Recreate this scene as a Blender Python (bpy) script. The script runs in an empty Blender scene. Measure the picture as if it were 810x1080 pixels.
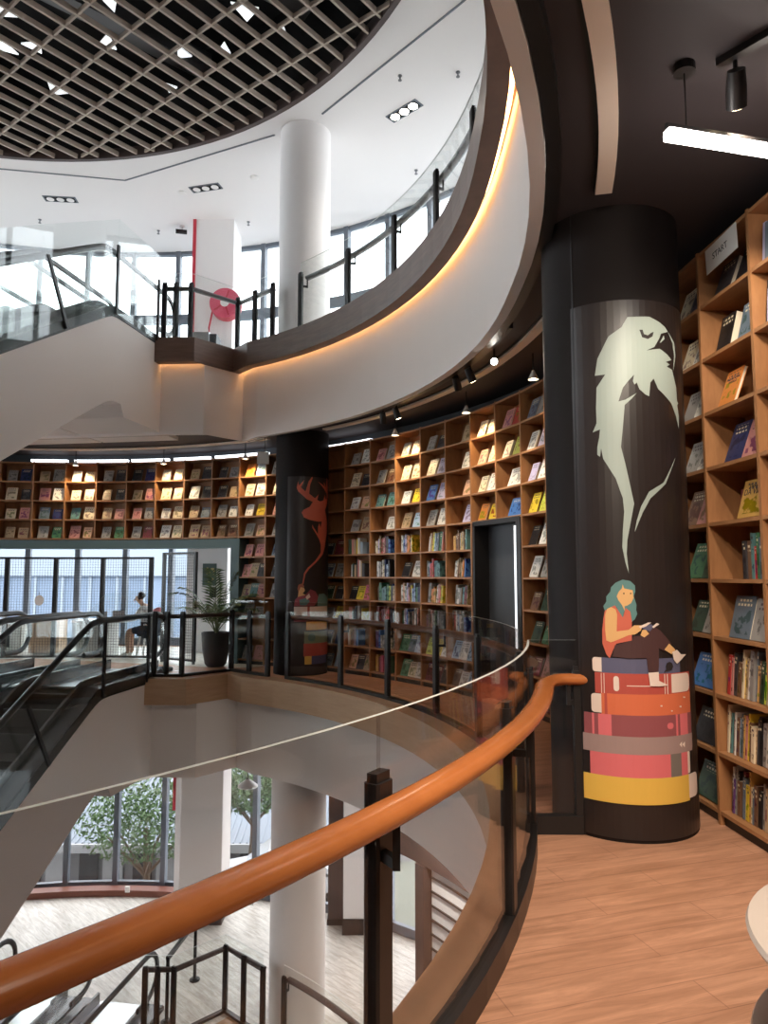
import bpy, bmesh, math, random
from mathutils import Vector, Matrix
rnd = random.Random(11)
scene = bpy.context.scene
COL = scene.collection
R = math.radians
PI = math.pi

# ------------------------------------------------------------------ camera
F_PX = 745.0
EYE = 1.6
PITCH = math.atan(67.0 / 745.0)
cam_data = bpy.data.cameras.new('camera')
cam = bpy.data.objects.new('camera', cam_data)
COL.objects.link(cam)
cam.location = (0, 0, EYE)
cam.rotation_euler = (PI / 2 + PITCH, 0, 0)
cam_data.sensor_fit = 'VERTICAL'
cam_data.sensor_height = 24.0
cam_data.lens = 24.0 * F_PX / 1080.0
cam_data.clip_start = 0.02
cam_data.clip_end = 400
scene.camera = cam

# ------------------------------------------------------------------ sky, exposure
world = bpy.data.worlds.new('overcast_sky')
scene.world = world
world.use_nodes = True
wn = world.node_tree
bg = wn.nodes['Background']
bg.inputs[0].default_value = (0.97, 0.985, 1.0, 1)
bg.inputs[1].default_value = 4.4
scene.view_settings.view_transform = 'Standard'
scene.view_settings.look = 'None'
scene.view_settings.gamma = 1.0
scene.view_settings.use_curve_mapping = False
scene.view_settings.exposure = 0.45
scene.cycles.transparent_max_bounces = 40
scene.cycles.max_bounces = 14
scene.cycles.diffuse_bounces = 8

# ------------------------------------------------------------------ plan of the building
CX, CY = -5.9, 5.8            # centre of the round atrium
RF = 6.67                     # face of the timber edge
H = 5.45                      # storey height up
HL = -5.4                     # lower storey floor
CEIL = 4.0                    # dark ceiling of the book floor
UCEIL = 9.4                   # white ceiling of the storey above
RFAC = 10.75                  # glass facade


def pol(r, a, z=0.0):
    return Vector((CX + r * math.cos(R(a)), CY + r * math.sin(R(a)), z))


A_ = (-3.72, 11.17); B_ = (-3.07, 11.15); C_ = (-2.56, 11.75); A2_ = (-6.54, 11.61)


def to_pol(p):
    return (math.degrees(math.atan2(p[1] - CY, p[0] - CX)), math.hypot(p[0] - CX, p[1] - CY))


EDGE = [(a, RF) for a in range(-180, 58, 3)] + [to_pol(C_), to_pol(B_), to_pol(A_), to_pol(A2_)] + [(a, RF) for a in range(105, 181, 3)]


def edge_pts(off, a0=-180, a1=180):
    return [(a, r + off) for a, r in EDGE if a0 - 1e-6 <= a <= a1 + 1e-6]


def edge_up(off, a0=-180, a1=180):
    """the edge of the storey above opens a little wider over the viewer"""
    out = []
    for a, r in edge_pts(off, a0, a1):
        k = min(max(0.0, -2 - a), 32) - max(0.0, (-90 - a) * 0.36)
        out.append((a, r + 0.0062 * max(0.0, k)))
    return out


# ------------------------------------------------------------------ materials
MATS = {}


def mat(name, col, rough=0.6, metal=0.0, emit=None, estr=0.0, spec=None):
    m = bpy.data.materials.new(name)
    m.use_nodes = True
    b = m.node_tree.nodes['Principled BSDF']
    b.inputs['Base Color'].default_value = (*col, 1)
    b.inputs['Roughness'].default_value = rough
    b.inputs['Metallic'].default_value = metal
    if spec is not None:
        b.inputs['Specular IOR Level'].default_value = spec
    if emit:
        b.inputs['Emission Color'].default_value = (*emit, 1)
        b.inputs['Emission Strength'].default_value = estr
    MATS[name] = m
    return m


def nodes_of(m):
    return m.node_tree.nodes, m.node_tree.links, m.node_tree.nodes['Principled BSDF']


def grainy(name, c0, c1, rough, scale, stretch, coord='Object', rot=0.0, spec=None):
    """timber: stretched noise between two tones"""
    m = mat(name, c0, rough, spec=spec)
    n, l, b = nodes_of(m)
    tc = n.new('ShaderNodeTexCoord'); mp = n.new('ShaderNodeMapping')
    mp.inputs['Scale'].default_value = stretch
    mp.inputs['Rotation'].default_value = (0, 0, rot)
    nz = n.new('ShaderNodeTexNoise'); nz.inputs['Scale'].default_value = scale
    nz.inputs['Detail'].default_value = 5; nz.inputs['Roughness'].default_value = 0.65
    cr = n.new('ShaderNodeValToRGB')
    cr.color_ramp.elements[0].position = 0.3; cr.color_ramp.elements[0].color = (*c0, 1)
    cr.color_ramp.elements[1].position = 0.72; cr.color_ramp.elements[1].color = (*c1, 1)
    l.new(tc.outputs[coord], mp.inputs[0]); l.new(mp.outputs[0], nz.inputs['Vector'])
    l.new(nz.outputs['Fac'], cr.inputs[0]); l.new(cr.outputs[0], b.inputs['Base Color'])
    return m


def planks(name, cols, mortar, bw, bh, rot, rough, stretch, coord='Object', msize=0.004):
    m = mat(name, cols[0], rough)
    n, l, b = nodes_of(m)
    tc = n.new('ShaderNodeTexCoord'); mp = n.new('ShaderNodeMapping')
    mp.inputs['Rotation'].default_value = (0, 0, rot)
    br = n.new('ShaderNodeTexBrick')
    br.inputs['Scale'].default_value = 1.0
    br.inputs['Brick Width'].default_value = bw; br.inputs['Row Height'].default_value = bh
    br.inputs['Mortar Size'].default_value = msize; br.inputs['Bias'].default_value = 0.0
    br.inputs['Color1'].default_value = (*cols[0], 1); br.inputs['Color2'].default_value = (*cols[1], 1)
    br.inputs['Mortar'].default_value = (*mortar, 1)
    br.offset = 0.37
    mp2 = n.new('ShaderNodeMapping'); mp2.inputs['Scale'].default_value = stretch
    nz = n.new('ShaderNodeTexNoise'); nz.inputs['Scale'].default_value = 3.0; nz.inputs['Detail'].default_value = 6
    nz.inputs['Roughness'].default_value = 0.7; nz.inputs['Distortion'].default_value = 0.6
    cr = n.new('ShaderNodeValToRGB')
    cr.color_ramp.elements[0].position = 0.32; cr.color_ramp.elements[0].color = (0.62, 0.57, 0.52, 1)
    cr.color_ramp.elements[1].position = 0.68; cr.color_ramp.elements[1].color = (1.12, 1.1, 1.08, 1)
    mx = n.new('ShaderNodeMix'); mx.data_type = 'RGBA'; mx.blend_type = 'MULTIPLY'; mx.inputs['Factor'].default_value = 1
    l.new(tc.outputs[coord], mp.inputs[0]); l.new(mp.outputs[0], br.inputs['Vector'])
    l.new(mp.outputs[0], mp2.inputs[0]); l.new(mp2.outputs[0], nz.inputs['Vector'])
    l.new(nz.outputs['Fac'], cr.inputs[0])
    l.new(br.outputs['Color'], mx.inputs['A']); l.new(cr.outputs[0], mx.inputs['B'])
    l.new(mx.outputs['Result'], b.inputs['Base Color'])
    return m


def glass(name, tint, gloss=1.0):
    m = bpy.data.materials.new(name); m.use_nodes = True
    n, l = m.node_tree.nodes, m.node_tree.links
    n.clear()
    out = n.new('ShaderNodeOutputMaterial'); mix = n.new('ShaderNodeMixShader')
    tr = n.new('ShaderNodeBsdfTransparent'); tr.inputs[0].default_value = (*tint, 1)
    gl = n.new('ShaderNodeBsdfGlossy'); gl.inputs['Roughness'].default_value = 0.01
    gl.inputs['Color'].default_value = (0.9, 0.9, 0.9, 1)
    lw = n.new('ShaderNodeLayerWeight')
    pw = n.new('ShaderNodeMath'); pw.operation = 'POWER'; pw.inputs[1].default_value = 4.5
    mu = n.new('ShaderNodeMath'); mu.operation = 'MULTIPLY_ADD'; mu.inputs[1].default_value = 0.6 * gloss; mu.inputs[2].default_value = 0.025 * gloss
    l.new(lw.outputs['Facing'], pw.inputs[0]); l.new(pw.outputs[0], mu.inputs[0]); l.new(mu.outputs[0], mix.inputs[0])
    l.new(tr.outputs[0], mix.inputs[1]); l.new(gl.outputs[0], mix.inputs[2]); l.new(mix.outputs[0], out.inputs[0])
    MATS[name] = m
    return m


def book_cover(name, from_attribute):
    """printed cover: object (or vertex) colour with title bars and a mottled picture"""
    m = mat(name, (0.5, 0.5, 0.5), 0.42)
    n, l, b = nodes_of(m)
    tc = n.new('ShaderNodeTexCoord'); sp = n.new('ShaderNodeSeparateXYZ')
    l.new(tc.outputs['Generated'], sp.inputs[0])
    oi = n.new('ShaderNodeObjectInfo')
    if from_attribute:
        at = n.new('ShaderNodeAttribute'); at.attribute_name = 'Col'; base = at.outputs['Color']
    else:
        base = oi.outputs['Color']
    # second tone: hue shifted and darker
    hs = n.new('ShaderNodeHueSaturation'); hs.inputs['Saturation'].default_value = 1.25
    hs.inputs['Value'].default_value = 0.42
    mr = n.new('ShaderNodeMapRange'); mr.inputs['To Min'].default_value = 0.38; mr.inputs['To Max'].default_value = 0.62
    l.new(oi.outputs['Random'], mr.inputs[0]); l.new(mr.outputs[0], hs.inputs['Hue']); l.new(base, hs.inputs['Color'])
    ad = n.new('ShaderNodeVectorMath'); ad.operation = 'ADD'
    mu = n.new('ShaderNodeMath'); mu.operation = 'MULTIPLY'; mu.inputs[1].default_value = 37.0
    l.new(oi.outputs['Random'], mu.inputs[0])
    l.new(tc.outputs['Object'], ad.inputs[0]); l.new(mu.outputs[0], ad.inputs[1])
    nz = n.new('ShaderNodeTexNoise'); nz.inputs['Scale'].default_value = 17; nz.inputs['Detail'].default_value = 3
    l.new(ad.outputs[0], nz.inputs['Vector'])
    cr = n.new('ShaderNodeValToRGB'); cr.color_ramp.interpolation = 'EASE'
    cr.color_ramp.elements[0].position = 0.50; cr.color_ramp.elements[0].color = (0, 0, 0, 1)
    cr.color_ramp.elements[1].position = 0.56; cr.color_ramp.elements[1].color = (1, 1, 1, 1)
    l.new(nz.outputs['Fac'], cr.inputs[0])
    def step(sock, lo, hi):
        a = n.new('ShaderNodeMath'); a.operation = 'GREATER_THAN'; a.inputs[1].default_value = lo
        c = n.new('ShaderNodeMath'); c.operation = 'LESS_THAN'; c.inputs[1].default_value = hi
        d = n.new('ShaderNodeMath'); d.operation = 'MULTIPLY'
        l.new(sock, a.inputs[0]); l.new(sock, c.inputs[0]); l.new(a.outputs[0], d.inputs[0]); l.new(c.outputs[0], d.inputs[1])
        return d.outputs[0]
    def mul(a, c):
        d = n.new('ShaderNodeMath'); d.operation = 'MULTIPLY'; l.new(a, d.inputs[0]); l.new(c, d.inputs[1]); return d.outputs[0]
    pic = mul(mul(step(sp.outputs['Z'], 0.10, 0.66), step(sp.outputs['X'], 0.12, 0.88)), cr.outputs[0])
    mx1 = n.new('ShaderNodeMix'); mx1.data_type = 'RGBA'
    l.new(pic, mx1.inputs['Factor']); l.new(base, mx1.inputs['A']); l.new(hs.outputs[0], mx1.inputs['B'])
    # title bars broken into word-like blocks
    br = n.new('ShaderNodeTexBrick'); br.inputs['Scale'].default_value = 1.0
    br.inputs['Brick Width'].default_value = 0.035; br.inputs['Row Height'].default_value = 0.028
    br.inputs['Mortar Size'].default_value = 0.0065; br.inputs['Mortar Smooth'].default_value = 0.0
    br.inputs['Color1'].default_value = (1, 1, 1, 1); br.inputs['Color2'].default_value = (1, 1, 1, 1); br.inputs['Mortar'].default_value = (0, 0, 0, 1)
    cb = n.new('ShaderNodeCombineXYZ'); so = n.new('ShaderNodeSeparateXYZ')
    l.new(ad.outputs[0], so.inputs[0]); l.new(so.outputs['X'], cb.inputs['X']); l.new(so.outputs['Z'], cb.inputs['Y'])
    l.new(cb.outputs[0], br.inputs['Vector'])
    ttl = mul(mul(step(sp.outputs['Z'], 0.72, 0.93), step(sp.outputs['X'], 0.16, 0.84)), br.outputs['Color'])
    bw = n.new('ShaderNodeRGBToBW'); l.new(base, bw.inputs[0])
    gt = n.new('ShaderNodeMath'); gt.operation = 'LESS_THAN'; gt.inputs[1].default_value = 0.22; l.new(bw.outputs[0], gt.inputs[0])
    tcol = n.new('ShaderNodeMix'); tcol.data_type = 'RGBA'
    tcol.inputs['A'].default_value = (0.10, 0.07, 0.08, 1); tcol.inputs['B'].default_value = (0.82, 0.72, 0.5, 1)
    l.new(gt.outputs[0], tcol.inputs['Factor'])
    mx2 = n.new('ShaderNodeMix'); mx2.data_type = 'RGBA'
    l.new(ttl, mx2.inputs['Factor']); l.new(mx1.outputs['Result'], mx2.inputs['A']); l.new(tcol.outputs['Result'], mx2.inputs['B'])
    l.new(mx2.outputs['Result'], b.inputs['Base Color'])
    return m


planks('floor_wood', [(0.63, 0.345, 0.225), (0.57, 0.305, 0.195)], (0.42, 0.215, 0.14), 1.25, 0.19, R(-17), 0.42, (0.55, 5.0, 1), msize=0.0025)
planks('floor_tile', [(0.80, 0.78, 0.73), (0.71, 0.69, 0.645)], (0.58, 0.56, 0.52), 0.9, 0.15, R(45), 0.35, (0.8, 5.0, 1))
grainy('oak', (0.30, 0.135, 0.055), (0.43, 0.205, 0.085), 0.5, 3.0, (5, 5, 1.2))
grainy('oak_board', (0.33, 0.155, 0.065), (0.46, 0.225, 0.10), 0.5, 3.0, (1.2, 6, 6))
grainy('rail_wood', (0.40, 0.125, 0.035), (0.47, 0.155, 0.045), 0.24, 2.0, (3, 3, 8))
grainy('edge_wood', (0.43, 0.265, 0.155), (0.53, 0.34, 0.21), 0.45, 2.2, (1.2, 1.2, 12))
grainy('edge_walnut', (0.13, 0.075, 0.055), (0.20, 0.12, 0.09), 0.45, 2.2, (1.2, 1.2, 12))
mat('plaster', (0.80, 0.745, 0.715), 0.75)
mat('ceiling_white', (0.86, 0.835, 0.83), 0.8)
mat('ceiling_dark', (0.042, 0.033, 0.035), 0.7)
mat('wall_dark', (0.035, 0.042, 0.052), 0.7)
mat('door_grey', (0.055, 0.058, 0.066), 0.5)
mat('teal_frame', (0.085, 0.14, 0.15), 0.55)
mat('black_metal', (0.016, 0.014, 0.014), 0.38, spec=0.4)
mat('column_black', (0.014, 0.0105, 0.010), 0.62, spec=0.14)
mat('mural_ground', (0.022, 0.0155, 0.0145), 0.36)
mat('steel', (0.55, 0.56, 0.58), 0.28, 0.9)
mat('steel_dark', (0.20, 0.20, 0.21), 0.35, 0.8)
mat('step_black', (0.014, 0.014, 0.015), 0.75, spec=0.12)
mat('step_edge', (0.05, 0.05, 0.05), 0.6, spec=0.2)
mat('rubber', (0.012, 0.012, 0.013), 0.35)
mat('escalator_black', (0.028, 0.026, 0.027), 0.22)
mat('lit_glass_edge', (0.62, 0.64, 0.61), 0.3)  # pale opaque tone paints in the light caught by pane top edges
mat('far_rail', (0.16, 0.08, 0.05), 0.4)
mat('mullion_grey', (0.13, 0.15, 0.18), 0.45)
mat('beige_strip', (0.86, 0.72, 0.60), 0.7)
mat('lattice_wood', (0.50, 0.42, 0.355), 0.6)
mat('table_top', (0.56, 0.475, 0.42), 0.3)
mat('attic_black', (0.008, 0.008, 0.009), 0.9)
mat('backing_white', (0.88, 0.88, 0.87), 0.5)
mat('brown_frame', (0.075, 0.048, 0.043), 0.5)
mat('sill_red', (0.22, 0.07, 0.045), 0.5)
mat('paper_white', (0.80, 0.78, 0.74), 0.7)
mat('pages', (0.74, 0.66, 0.53), 0.8)
mat('ink', (0.05, 0.04, 0.05), 0.8)
mat('white_gloss', (0.82, 0.80, 0.78), 0.3)
mat('red_paint', (0.55, 0.035, 0.06), 0.4)
mat('hose_red', (0.70, 0.10, 0.17), 0.45)
mat('leaf', (0.05, 0.09, 0.035), 0.45)
mat('leaf_light', (0.13, 0.19, 0.075), 0.45)
mat('stem', (0.10, 0.13, 0.05), 0.6)
mat('pot_grey', (0.05, 0.05, 0.055), 0.55)
mat('soil', (0.03, 0.02, 0.015), 0.9)
mat('skin', (0.62, 0.38, 0.27), 0.55)
mat('hair_black', (0.012, 0.010, 0.010), 0.5)
mat('shirt_white', (0.80, 0.79, 0.77), 0.8)
mat('trouser_tan', (0.55, 0.47, 0.38), 0.8)
mat('navy_cloth', (0.03, 0.035, 0.055), 0.8)
mat('rose_cloth', (0.62, 0.20, 0.22), 0.8)
mat('counter_white', (0.74, 0.74, 0.72), 0.4)
mat('led_white', (1, 1, 1), 0.5, emit=(1.0, 0.93, 0.87), estr=18.0)
mat('led_warm', (1, 0.8, 0.5), 0.5, emit=(1.0, 0.55, 0.22), estr=9.0)
mat('led_cool', (1, 1, 1), 0.5, emit=(0.86, 0.93, 1.0), estr=2.2)
mat('led_door', (1, 1, 1), 0.5, emit=(0.86, 0.93, 1.0), estr=0.9)
mat('bulb_warm', (1, 0.9, 0.7), 0.5, emit=(1.0, 0.78, 0.48), estr=12.0)
mat('bulb_white', (1, 1, 1), 0.5, emit=(1.0, 0.93, 0.82), estr=25.0)
mat('skylight_white', (1, 1, 1), 0.5, emit=(0.93, 0.98, 1.0), estr=0.7)
mat('poster_green', (0.10, 0.15, 0.14), 0.5)
mat('poster_dot', (0.55, 0.45, 0.22), 0.5)
for nm, c in dict(sage=(0.36, 0.425, 0.39), dark=(0.03, 0.024, 0.024), teal=(0.115, 0.24, 0.235), coral=(0.60, 0.135, 0.085), skin=(0.74, 0.43, 0.18),
                  plum=(0.075, 0.035, 0.035), slate=(0.115, 0.115, 0.19), paper=(0.80, 0.66, 0.58), red=(0.47, 0.085, 0.065), orange=(0.68, 0.165, 0.075),
                  mauve=(0.30, 0.085, 0.095), rose=(0.72, 0.17, 0.19), taupe=(0.36, 0.25, 0.235), taupe2=(0.20, 0.17, 0.15), pink=(0.72, 0.165, 0.18),
                  yellow=(0.78, 0.49, 0.09), rust=(0.40, 0.12, 0.06), wine=(0.30, 0.06, 0.075), sage2=(0.24, 0.31, 0.21), navy=(0.085, 0.10, 0.22)).items():
    mat('print_' + nm, c, 0.42)
glass('clear_glass', (0.97, 0.985, 0.98))
glass('smoked_glass', (0.91, 0.88, 0.865))
glass('window_glass', (0.93, 0.96, 0.98), 0.8)
book_cover('cover', False)
book_cover('cover_many', True)


# ------------------------------------------------------------------ mesh helpers
class MB:
    def __init__(s):
        s.v = []; s.f = []; s.mi = []; s.cols = []

    def add(s, vs, fs, mi=0, col=None):
        o = len(s.v)
        s.v += [tuple(x) for x in vs]
        for f in fs:
            s.f.append(tuple(i + o for i in f)); s.mi.append(mi); s.cols.append(col)
        return s

    def box(s, c, d, rot=None, mi=0, col=None, top_mi=None):
        x, y, z = (k / 2 for k in d)
        vs = [Vector((sx * x, sy * y, sz * z)) for sz in (-1, 1) for sy in (-1, 1) for sx in (-1, 1)]
        if rot is not None:
            vs = [rot @ k for k in vs]
        c = Vector(c)
        fs = [(0, 2, 3, 1), (4, 5, 7, 6), (0, 1, 5, 4), (2, 6, 7, 3), (0, 4, 6, 2), (1, 3, 7, 5)]
        o = len(s.f)
        s.add([c + k for k in vs], fs, mi, col)
        if top_mi is not None:
            s.mi[o + 1] = top_mi
        return s

    def bbox(s, lo, hi, mi=0):
        return s.box([(a + b) / 2 for a, b in zip(lo, hi)], [abs(b - a) for a, b in zip(lo, hi)], mi=mi)

    def cbox(s, c, d, ch, rot=None, mi=0):
        """box with chamfered vertical section (all edges of the xy outline)"""
        x, y, z = (k / 2 for k in d)
        o = [(-x + ch, -y), (x - ch, -y), (x, -y + ch), (x, y - ch), (x - ch, y), (-x + ch, y), (-x, y - ch), (-x, -y + ch)]
        vs = [Vector((a, b, -z)) for a, b in o] + [Vector((a, b, z)) for a, b in o]
        if rot is not None:
            vs = [rot @ k for k in vs]
        c = Vector(c)
        n = 8
        s.add([c + k for k in vs], [tuple(range(n - 1, -1, -1)), tuple(range(n, 2 * n))] + [(i, (i + 1) % n, n + (i + 1) % n, n + i) for i in range(n)], mi)
        return s

    def bar(s, p, q, w, h, up=(0, 0, 1), mi=0):
        p, q = Vector(p), Vector(q)
        d = q - p
        L = d.length
        x = d.normalized(); u = Vector(up)
        y = u.cross(x)
        if y.length < 1e-4:
            y = Vector((0, 1, 0)).cross(x)
        y.normalize(); z = x.cross(y)
        m = Matrix((x, y, z)).transposed()
        return s.box((p + q) / 2, (L, w, h), m, mi)

    def tube(s, pts, rx, rz=None, n=10, mi=0, cap=True, radii=None, up=(0, 0, 1)):
        pts = [Vector(p) for p in pts]
        rz = rx if rz is None else rz
        o = len(s.v); N = len(pts)
        for i, p in enumerate(pts):
            t = (pts[min(i + 1, N - 1)] - pts[max(i - 1, 0)]).normalized()
            u = Vector(up)
            y = u.cross(t)
            if y.length < 1e-3:
                y = Vector((1, 0, 0)).cross(t)
                if y.length < 1e-3:
                    y = Vector((0, 1, 0)).cross(t)
            y.normalize(); z = t.cross(y)
            k = radii[i] if radii else 1.0
            for j in range(n):
                a = 2 * PI * j / n
                s.v.append(tuple(p + y * math.cos(a) * rx * k + z * math.sin(a) * rz * k))
        for i in range(N - 1):
            for j in range(n):
                s.f.append((o + i * n + j, o + i * n + (j + 1) % n, o + (i + 1) * n + (j + 1) % n, o + (i + 1) * n + j)); s.mi.append(mi); s.cols.append(None)
        if cap:
            s.f.append(tuple(o + j for j in range(n - 1, -1, -1))); s.mi.append(mi); s.cols.append(None)
            s.f.append(tuple(o + (N - 1) * n + j for j in range(n))); s.mi.append(mi); s.cols.append(None)
        return s

    def lathe(s, prof, c=(0, 0, 0), n=24, mi=0, close=True):
        o = len(s.v)
        for r, z in prof:
            for j in range(n):
                a = 2 * PI * j / n
                s.v.append((c[0] + r * math.cos(a), c[1] + r * math.sin(a), c[2] + z))
        for i in range(len(prof) - 1):
            for j in range(n):
                s.f.append((o + i * n + j, o + i * n + (j + 1) % n, o + (i + 1) * n + (j + 1) % n, o + (i + 1) * n + j)); s.mi.append(mi); s.cols.append(None)
        if close:
            s.f.append(tuple(o + j for j in range(n - 1, -1, -1))); s.mi.append(mi); s.cols.append(None)
            s.f.append(tuple(o + (len(prof) - 1) * n + j for j in range(n))); s.mi.append(mi); s.cols.append(None)
        return s

    def ring(s, inner, outer, z0, z1, mi=0, closed=False):
        """solid between two lists of (angle, radius) about the atrium centre"""
        n = len(inner); o = len(s.v)
        for (a, r), (b, q) in zip(inner, outer):
            s.v += [tuple(pol(r, a, z0)), tuple(pol(q, b, z0)), tuple(pol(r, a, z1)), tuple(pol(q, b, z1))]
        m = n if closed else n - 1
        for i in range(m):
            k = o + 4 * i; j = o + 4 * ((i + 1) % n)
            for f in ((k, k + 1, j + 1, j), (k + 2, j + 2, j + 3, k + 3), (k, j, j + 2, k + 2), (k + 1, k + 3, j + 3, j + 1)):
                s.f.append(f); s.mi.append(mi); s.cols.append(None)
        if not closed:
            for k, fl in ((o, 0), (o + 4 * (n - 1), 1)):
                f = (k, k + 2, k + 3, k + 1)
                s.f.append(f if not fl else f[::-1]); s.mi.append(mi); s.cols.append(None)
        return s

    def arc(s, r0, r1, a0, a1, z0, z1, n=None, mi=0):
        n = n or max(2, int(abs(a1 - a0) / 1.5) + 1)
        an = [a0 + (a1 - a0) * i / (n - 1) for i in range(n)]
        return s.ring([(a, r0) for a in an], [(a, r1) for a in an], z0, z1, mi)

    def prism(s, poly, y0, y1, mi=0):
        """poly in (x,z) extruded along y"""
        n = len(poly)
        vs = [(x, y0, z) for x, z in poly] + [(x, y1, z) for x, z in poly]
        return s.add(vs, [tuple(range(n)), tuple(range(2 * n - 1, n - 1, -1))] + [(i, n + i, n + (i + 1) % n, (i + 1) % n) for i in range(n)], mi)

    def build(s, name, mats, parent=None, smooth=False, loc=None, rotz=0.0):
        me = bpy.data.meshes.new(name)
        me.from_pydata(s.v, [], s.f)
        for m in ([mats] if isinstance(mats, str) else mats):
            me.materials.append(MATS[m])
        for i, p in enumerate(me.polygons):
            p.material_index = s.mi[i]
        if any(c is not None for c in s.cols):
            ca = me.color_attributes.new('Col', 'FLOAT_COLOR', 'CORNER')
            for p, c in zip(me.polygons, s.cols):
                for li in p.loop_indices:
                    ca.data[li].color = (*(c or (1, 1, 1)), 1)
        bm = bmesh.new(); bm.from_mesh(me)
        bmesh.ops.recalc_face_normals(bm, faces=bm.faces[:])
        bm.to_mesh(me); bm.free()
        if smooth:
            me.set_sharp_from_angle(angle=R(38))
            for p in me.polygons:
                p.use_smooth = True
        o = bpy.data.objects.new(name, me)
        COL.objects.link(o)
        if parent is not None:
            o.parent = parent
        if loc is not None:
            o.location = loc
        o.rotation_euler = (0, 0, rotz)
        return o


def tag(o, label, cat, group=None):
    o['label'] = label; o['category'] = cat
    if group:
        o['group'] = group
    return o


def thing(name, label, cat, loc=(0, 0, 0), rotz=0.0, group=None):
    o = bpy.data.objects.new(name, None)
    o.empty_display_size = 0.1
    COL.objects.link(o)
    o.location = loc; o.rotation_euler = (0, 0, rotz)
    return tag(o, label, cat, group)


def struct(o):
    o['kind'] = 'structure'
    return o


def copy_tree(o, parent=None):
    c = o.copy(); COL.objects.link(c)
    if parent is not None:
        c.parent = parent
    for ch in [k for k in bpy.data.objects if k.parent == o]:
        copy_tree(ch, c)
    return c


def spot(name, loc, target, power, size, col, blend=0.6, rad=0.03, parent=None):
    d = bpy.data.lights.new(name, 'SPOT')
    d.energy = power; d.spot_size = R(size); d.spot_blend = blend; d.color = col; d.shadow_soft_size = rad
    o = bpy.data.objects.new(name, d); COL.objects.link(o)
    o.location = loc
    o.rotation_euler = (Vector(target) - Vector(loc)).to_track_quat('-Z', 'Y').to_euler()
    if parent is not None:
        o.parent = parent
        o.matrix_parent_inverse = Matrix.Translation(parent.location).inverted()
    return o

# =================================================================== STRUCTURE
def full_ring(off_in, off_out, z0, z1, name, m):
    mb = MB()
    a = edge_pts(off_in)[:-1]; b = edge_pts(off_out)[:-1]
    mb.ring(a, b, z0, z1, closed=True)
    return struct(mb.build(name, m))


def floor_slab(name, z0, z1, m, rout):
    mb = MB()
    a = edge_pts(0.29)[:-1]
    mb.ring(a, [(t, rout) for t, r in a], z0, z1, closed=True)
    return struct(mb.build(name, m))


# floors: the book floor, the storey above, the storey below
floor_slab('floor', -0.14, 0.0, 'floor_wood', 11.0)
floor_slab('floor_upper', H - 0.14, H, 'floor_tile', 11.0)
floor_slab('floor_lower', HL - 0.14, HL, 'floor_tile', 11.0)
mb = MB(); mb.arc(0.01, 11.0, -180, 180, -11.0, -10.85, 91)
struct(mb.build('floor_basement', 'floor_tile'))
mb = MB(); mb.arc(10.8, 11.0, -180, 180, -10.85, HL - 0.1, 91)
struct(mb.build('wall_basement', 'brown_frame'))
mb = MB(); mb.ring([(t, r + 1.25 if t < 70 else 8.15) for t, r in edge_pts(0.3, 57.5, 110)], [(t, 10.7) for t, r in edge_pts(0.3, 57.5, 110)], -0.02, 0.003)
struct(mb.build('floor_back', 'floor_tile'))
# timber edges and white fascias round the opening
for nm, top, wood in (('trim_1', 0.0, 'edge_wood'), ('trim_2', H, 'edge_walnut'), ('trim_3', HL, 'edge_wood')):
    mb = MB()
    ep = edge_up if top > 1 else edge_pts
    mb.ring(ep(0.0)[:-1], ep(0.16)[:-1], top - 0.40, top, closed=True)
    mb.ring(ep(0.16)[:-1], ep(0.29)[:-1], top - 0.18, top, closed=True)
    struct(mb.build(nm, wood))
for nm, top in (('wall_atrium', -0.14), ('wall_atrium_upper', H - 0.14), ('wall_atrium_lower', HL - 0.14)):
    base = round(top + 0.14, 3)
    mb = MB()
    ep = edge_up if base > 1 else edge_pts
    mb.ring(ep(0.25)[:-1], ep(0.34)[:-1], base - 1.55, base - 0.185, closed=True)
    struct(mb.build(nm, 'plaster'))
# ceilings
def ceiling(name, z, m, off, rout, th=0.1):
    mb = MB()
    a = edge_pts(off)[:-1]
    mb.ring(a, [(t, rout) for t, r in a], z, z + th, closed=True)
    return struct(mb.build(name, m))
mb = MB(); mb.ring(edge_up(0.40)[:-1], [(t, 11.0) for t, r in edge_up(0.40)[:-1]], CEIL, CEIL + 0.1, closed=True)
struct(mb.build('ceiling', 'ceiling_dark'))
ceiling('ceiling_lower', -1.45, 'ceiling_dark', 0.37, 11.0)
mb = MB(); mb.arc(6.87, 11.0, -180, 180, UCEIL, UCEIL + 0.12, 121)
struct(mb.build('ceiling_upper', 'ceiling_white'))
# raised black attic over the lattice
mb = MB(); mb.arc(6.87, 6.97, -180, 180, UCEIL + 0.1, 11.2, 121); mb.arc(0.01, 6.97, -180, 180, 11.2, 11.3, 121)
struct(mb.build('ceiling_attic', 'attic_black'))
# black reveal where the fascia meets the dark ceiling
mb = MB(); mb.ring(edge_up(0.345), edge_up(0.43), CEIL - 0.085, CEIL - 0.0)
struct(mb.build('trim_4', 'black_metal'))
# warm light line tucked under the timber edge of the storey above
mb = MB(); mb.ring(edge_up(0.175, -120, 100), edge_up(0.215, -120, 100), H - 0.265, H - 0.235)
tag(mb.build('cove_light', 'led_warm'), 'warm light line under the dark timber edge of the upper storey', 'light')
# beige slot strip in the dark ceiling
for i, (a0, a1) in enumerate(((-75, -12.4), (-2, 48.5), (58.5, 104))):
    mb = MB(); mb.arc(7.39, 7.49, a0, a1, CEIL - 0.035, CEIL + 0.01)
    struct(mb.build('trim_%d' % (5 + i), 'beige_strip'))
    mb = MB(); mb.arc(7.37, 7.388, a0, a1, CEIL - 0.012, CEIL + 0.004)
    struct(mb.build('trim_%d' % (8 + i), 'black_metal'))
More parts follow.
